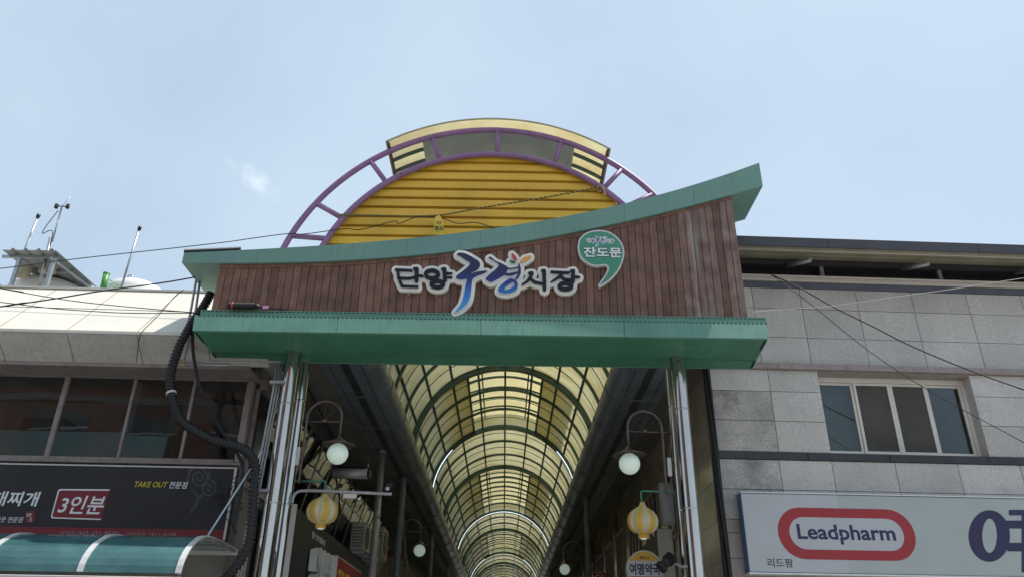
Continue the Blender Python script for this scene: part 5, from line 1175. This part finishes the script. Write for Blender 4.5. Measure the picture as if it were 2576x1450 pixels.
p = onY(880, 1246, yc); MB().box(p.x - 0.095, p.x + 0.095, yc - 0.02, yc + 0.02, p.z - 0.03, p.z + 0.03).build('tag_plate', mat('pale_pink_plate', (0.55, 0.48, 0.46), 0.6), ca, bevel=0.004)
for y in (1245, 1262): p = onY(735, y, yc); MB().tube([(p.x - 0.02, yc, p.z), (pl_.x, 11.45, p.z)], 0.012, 6).build('clamp', GALV, ca)

# ---- right hand fittings
p = onY(1681, 1265, 11.5); gb = thing('cable_cabinet', 'tall narrow grey metal cabinet behind the right steel column', 'cabinet', (p.x, 11.6, p.z - 0.4))
z0, z1 = onY(1685, 1318, 11.6).z, onY(1675, 1214, 11.6).z; MB().box(p.x - 0.09, p.x + 0.09, 11.56, 11.70, z0, z1).build('case', mat('cabinet_grey', (0.17, 0.165, 0.16), 0.5), gb, bevel=0.008); MB().box(p.x - 0.07, p.x + 0.07, 11.545, 11.559, z0 + 0.03, z1 - 0.03).build('door', MATS['cabinet_grey'], gb, bevel=0.003)
SG = Frame(0, 14.0)
rs_ = thing('round_pharmacy_sign', 'round white hanging sign with yellow cap and blue lettering', 'sign', onY(1620, 1450, 14.0))
cs1, cz1 = SG.pix(1620, 1432); rr_ = SG.pix(1666, 1432)[0] - cs1
circ = lambda r, a0=0, a1=6.2832, n=40: [(cs1 + r * math.cos(t), cz1 + r * math.sin(t)) for t in np.linspace(a0, a1, n, endpoint=a1 < 6)]
plate([circ(rr_)], lambda a, b: (a, b), SG, -0.08, 0.08, 'sign_drum', SIGNW, rs_)
zc1 = SG.pix(1620, 1410)[1]; ca_ = math.asin(min(0.98, (zc1 - cz1) / (rr_ * 0.93)))
plate([circ(rr_ * 0.93, ca_, math.pi - ca_, 20)], lambda a, b: (a, b), SG, 0.081, 0.083, 'cap_panel', mat('amber_print', (0.60, 0.34, 0.04), 0.5), rs_)
text('602-1', SG, pbox(SG, 1609, 1397, 1631, 1404, 0.08), 0.084, BLACK, rs_, 0.02, 0.002); text('여명약국', SG, pbox(SG, 1583, 1415, 1660, 1444, 0.08), 0.082, NAVY, rs_, 0.035, 0.002)
z_ = SG.pix(1620, 1448, 0.08)[1]; boxd(SG, cs1 - rr_ * 0.8, cs1 + rr_ * 0.8, 0.081, 0.083, z_ - 0.03, z_, 'red_line', REDP, rs_)
MB().tube([(cs1 + rr_ - 0.02, 14.0, cz1 + 0.1), (3.38, 14.0, cz1 + 0.1)], 0.02, 8).build('arm', GALV, rs_)
SG2 = Frame(0, 25.0)
r2_ = thing('red_market_sign', 'small red sign with white lettering low on the right of the arcade', 'sign', onY(1495, 1460, 25))
b = pbox(SG2, 1468, 1438, 1523, 1470, 0.05); boxd(SG2, b[0], b[2], -0.05, 0.05, b[1], b[3], 'panel', REDP, r2_); boxd(SG2, b[0] - 0.02, b[2] + 0.02, -0.06, 0.049, b[1] - 0.02, b[3] + 0.015, 'rim', WHITEPL, r2_)
text('단양', SG2, pbox(SG2, 1474, 1442, 1519, 1464, 0.05), 0.052, WHITE, r2_, 0.01, 0.003)
FX = 3.12; FF = Frame(FX, 0, -90)
w0 = onX(1659, 1330, FX); fsn = thing('brown_fascia_sign', 'brown fascia sign with a white end post beside the garlic lantern', 'sign', (FX, 14, w0.z - 1))
yv = w0.y; MB().box(FX - 0.06, FX + 0.25, yv - 0.02, yv, w0.z - 1.5, w0.z + 0.01).build('end_post', WHITEPL, fsn)
MB().box(FX, FX + 0.25, yv + 0.001, yv + 4.2, w0.z - 1.4, w0.z - 0.02).build('sign_box', mat('dull_brown_sign', (0.075, 0.06, 0.055), 0.5, var=0.2), fsn)
text('약국', FF, (-(yv + 3.3), w0.z - 1.2, -(yv + 0.5), w0.z - 0.3), 0.001, mat('tan_print', (0.30, 0.26, 0.20), 0.6), fsn, 0.03, 0.01, split=True)
p = onY(1690, 1412, 11.3); fl_ = thing('floodlight', 'black floodlight with finned barrel clamped to the right column', 'floodlight', p)
MB().tube([p + V((-0.14, 0, -0.06)), p + V((0.02, 0.05, 0.08))], [0.06, 0.075], 14).build('barrel', BLACK, fl_)
MB().tube([p + V((-0.17, -0.01, -0.085)), p + V((-0.13, 0, -0.05))], 0.085, 14).build('hood', BLACK, fl_); MB().tube([p + V((0, 0.05, 0.02)), p + V((0.15, 0.1, -0.05)), (cR.x + 0.02, 11.05, p.z - 0.06)], 0.02, 8).build('yoke', GALV, fl_)
for i in range(4): q = p + V((-0.06 + i * 0.02, 0.02 + i * 0.008, 0.015 + i * 0.017)); MB().tube([q, q + V((0.008, 0.003, 0.007))], 0.085, 14).build('fin', BLACK, fl_)

# ================================================================== pipes, hose, cables
YHs = 10.72
hp = [(530, 738), (512, 770), (487, 805), (468, 838), (454, 862), (440, 900), (430, 935), (428, 966), (436, 1012), (454, 1054), (492, 1083), (542, 1108), (592, 1120), (625, 1137), (642, 1170), (639, 1220), (634, 1304), (625, 1366), (596, 1420), (556, 1465)]
hw = []
for i, p in enumerate(hp):
    hw.append(onY(*p, np.interp(i, [0, 3, 8, 11, 14, 19], [11.0, 10.8, 10.72, 10.75, 10.72, 10.75])))
Q, rs = hose(smooth_path(hw, 8), 0.061, 0.055, 0.009); hs_ = thing('ribbed_hose', 'thick black ribbed conduit hose hanging in an S down the left building', 'hose', hw[-1])
MB().tube(Q, rs, 14).build('hose', BLACK, hs_)
i = min(range(len(Q)), key=lambda k: (Q[k] - onY(432, 987, 10.72)).length); MB().tube([Q[i - 1], Q[i + 1]], 0.072, 14).build('tape_band', WHITEPL, hs_)
def bundle(name, lab, pts, r, n, spread, mt=CABLE, cat='cables'):
    t_ = thing(name, lab, cat, pts[-1])
    for k in range(n):
        a = k * 2.4; off = [V((spread * math.cos(a + i * 0.7), spread * math.sin(a + i * 0.5), spread * 0.3 * math.sin(a + i))) for i in range(len(pts))]
        MB().tube(smooth_path([p + o_ for p, o_ in zip(pts, off)], 7), r, 6).build('strand', mt, t_)
    return t_
bundle('cable_bundle', 'slack bundle of black cables hanging beside the ribbed hose', [onY(*p, 10.86) for p in ((486, 800), (484, 850), (488, 900), (497, 950), (517, 1008), (555, 1078), (600, 1145), (611, 1190), (600, 1262), (585, 1300), (592, 1340))], 0.012, 5, 0.016)
bundle('corner_cables', 'straight bundle of black cables down the corner of the granite building', [V(p) for p in [RF.W(-0.06, 0.02, z) for z in (CAMZ + 4.75, 5.6, 4.8, 4.0, 3.2, 2.4, 1.5, 0.3)]], 0.022, 5, 0.035)
# tangle near the sign corner
rng = random.Random(3); tg = thing('cable_tangle', 'small tangle of loose black wires at the end of the black shop sign', 'wires', onY(560, 1290, 11.3))
for k in range(9):
    a = onY(585 + rng.uniform(-10, 10), 1250 + rng.uniform(-30, 40), 11.45); MB().tube(smooth_path([a] + [a + V((rng.uniform(-0.3, 0.12), rng.uniform(-0.1, 0.1), rng.uniform(-0.25, 0.2))) for _ in range(4)], 6), 0.006, 5).build('wire', CABLE, tg)
wire([onY(659, 1133, 10.85), onY(590, 1240, 10.75), onY(517, 1354, 10.7)], 0.012, 'blue_stay_rope', mat('pale_blue_rope', (0.40, 0.55, 0.62), 0.7, var=0.1), 'taut pale blue rope from the left column to the awning corner', 'rope')
# grey conduits beside the gate and along the left column
cd = thing('conduit_pair', 'two pale conduits rising past the left end of the gate', 'conduits', onY(450, 909, 10.95))
for pts in (((494, 700), (479, 786), (448, 909), (470, 909), (706, 909)), ((503, 705), (492, 781), (459, 917), (475, 917), (575, 917))):
    MB().tube([onY(*p, 10.98) for p in pts], 0.02, 8).build('conduit', GREYPIPE, cd)
    e = onY(*pts[2], 10.98); MB().tube([e + V((-0.03, 0, 0)), e + V((0.05, 0, 0))], 0.032, 8).build('elbow', mat('rusty_elbow', (0.36, 0.27, 0.14), 0.6), cd)
cd2 = thing('column_conduits', 'three thin grey conduits strapped along the left gate column', 'conduits', onY(613, 1450, 10.95))
for k in range(3):
    dx = k * 7 - 8; MB().tube([onY(x + dx, y, 10.95 + 0.03 * k) for x, y in ((703, 912), (695, 981), (672, 1100), (647, 1229), (625, 1345), (603, 1465))], 0.016, 7).build('conduit', GREYPIPE, cd2)
for x, y in ((694, 960), (652, 1232)): p = onY(x, y, 10.9); MB().box(p.x - 0.09, p.x + 0.12, 10.88, 10.98, p.z - 0.02, p.z + 0.02).build('strap', GALV, cd2)
wire([onY(*p, 10.9) for p in ((343, 910), (346, 880), (352, 845), (362, 828), (400, 790), (440, 745), (462, 728))], 0.006, 'slack_wire', CABLE, 'thin slack wire lying over the cream cornice')
YQ = 10.6
wire([onY(*p, YQ + 0.2) for p in ((-60, 781), (0, 771), (142, 750), (250, 732), (400, 712), (490, 697))], 0.011, 'service_cable', CABLE, 'thick black cable rising to the underside of the left roof corner', ext=(9, 0))
wire([onY(*p, YQ) for p in ((-60, 716), (0, 725), (142, 750), (250, 764), (400, 778), (487, 785))], 0.007, 'service_cable', CABLE, 'black wire falling from the left edge across the cornice', ext=(9, 0))
wire([onY(*p, YQ) for p in ((-60, 752), (0, 759), (135, 775), (250, 783), (312, 786), (400, 787), (489, 786))], 0.007, 'service_cable', CABLE, 'lowest black wire sagging across the cream cornice', ext=(9, 0))
wire([onY(*p, YQ + 0.1) for p in ((-60, 768), (150, 774), (300, 778), (480, 784))], 0.005, 'service_cable', CABLE, 'hair-thin dark wire between the two sagging ones', ext=(9, 0))
YZ = 11.0
wire([onY(1940, 691, 12.16)] + [onY(*p, YZ) for p in ((2010, 723), (2091, 769), (2190, 818), (2291, 869), (2430, 927), (2575, 979), (2700, 1020))], 0.010, 'street_cable', CABLE, 'thicker black cable slanting down across the granite wall', ext=(0, 8))
wire([onY(1940, 691, 12.16)] + [onY(*p, YZ) for p in ((1990, 727), (2051, 774), (2168, 869), (2278, 945), (2400, 1017), (2575, 1111), (2700, 1175))], 0.006, 'street_cable', CABLE, 'thinner black wire slanting down across the window', ext=(0, 8))
wire([onY(1886, 785, 10.5)] + [onY(*p, YZ - 0.3) for p in ((1980, 777), (2088, 770), (2250, 747), (2400, 726), (2575, 699), (2700, 680))], 0.0055, 'street_cable', CABLEW, 'pale wire rising to the right across the granite wall', ext=(0, 8))

wire([(-2.66, 20.1, 5.9), (-2.9, 24.5, 4.5), (-2.66, 29.0, 3.4)], 0.03, 'stay_pipe', GREYPIPE, 'slanting grey stay pipe between the two inner left columns', 'pipe')
wire([(3.3, 15.2, 6.2), (3.22, 15.25, 5.2), (3.3, 15.3, 4.4), (3.24, 15.3, 3.2)], 0.012, 'wall_cable', CABLEW, 'loose cable dangling down the right arcade wall', 'cable')
wire([(-3.6, 13.4, 6.2), (-3.5, 17.0, 5.75), (-3.55, 21.0, 5.9), (-3.5, 26.0, 5.7)], 0.018, 'wall_cable', CABLE, 'black cable sagging along the left arcade wall', 'cable')
t_ = thing('meter_box', 'rust brown meter box on the wall beyond the raised air conditioner', 'box', (-3.3, 26.0, 4.8))
MB().box(-3.75, -3.2, 26.0, 26.3, 4.9, 5.12).build('case', mat('rust_brown_case', (0.16, 0.085, 0.05), 0.6), t_, bevel=0.01); MB().box(-3.7, -3.25, 25.985, 25.999, 4.92, 5.1).build('lid', MATS['rust_brown_case'], t_)
# ================================================================== across the street (seen in the glass and steel)
OP = Frame(0, -11.0, 180)
ob = thing('brick_building', 'red brick building across the street, seen only in reflections', 'building', (0, -12, 0))
boxd(OP, 1, 26, -6, 0, 0, 15.0, 'wall', BRICK, ob)          # the frame faces the other way, so s runs to the left
for z in (3.4, 6.4, 9.4, 12.4): boxd(OP, 1, 26, 0.001, 0.12, z, z + 0.3, 'band', PINK, ob)
for i in range(6):
    for z in (4.2, 7.2, 10.2):
        s = 1.6 + i * 4.0; w1 = boxd(OP, s, s + 2.4, 0.001, 0.04, z, z + 1.7, 'window', mat('pale_window', (0.10, 0.11, 0.12), 0.2), ob); boxd(OP, s - 0.05, s + 2.45, 0.0405, 0.08, z + 0.8, z + 0.88, 'transom', PVC, w1)
bpy.data.objects.remove(_fo); bpy.data.curves.remove(_fc)
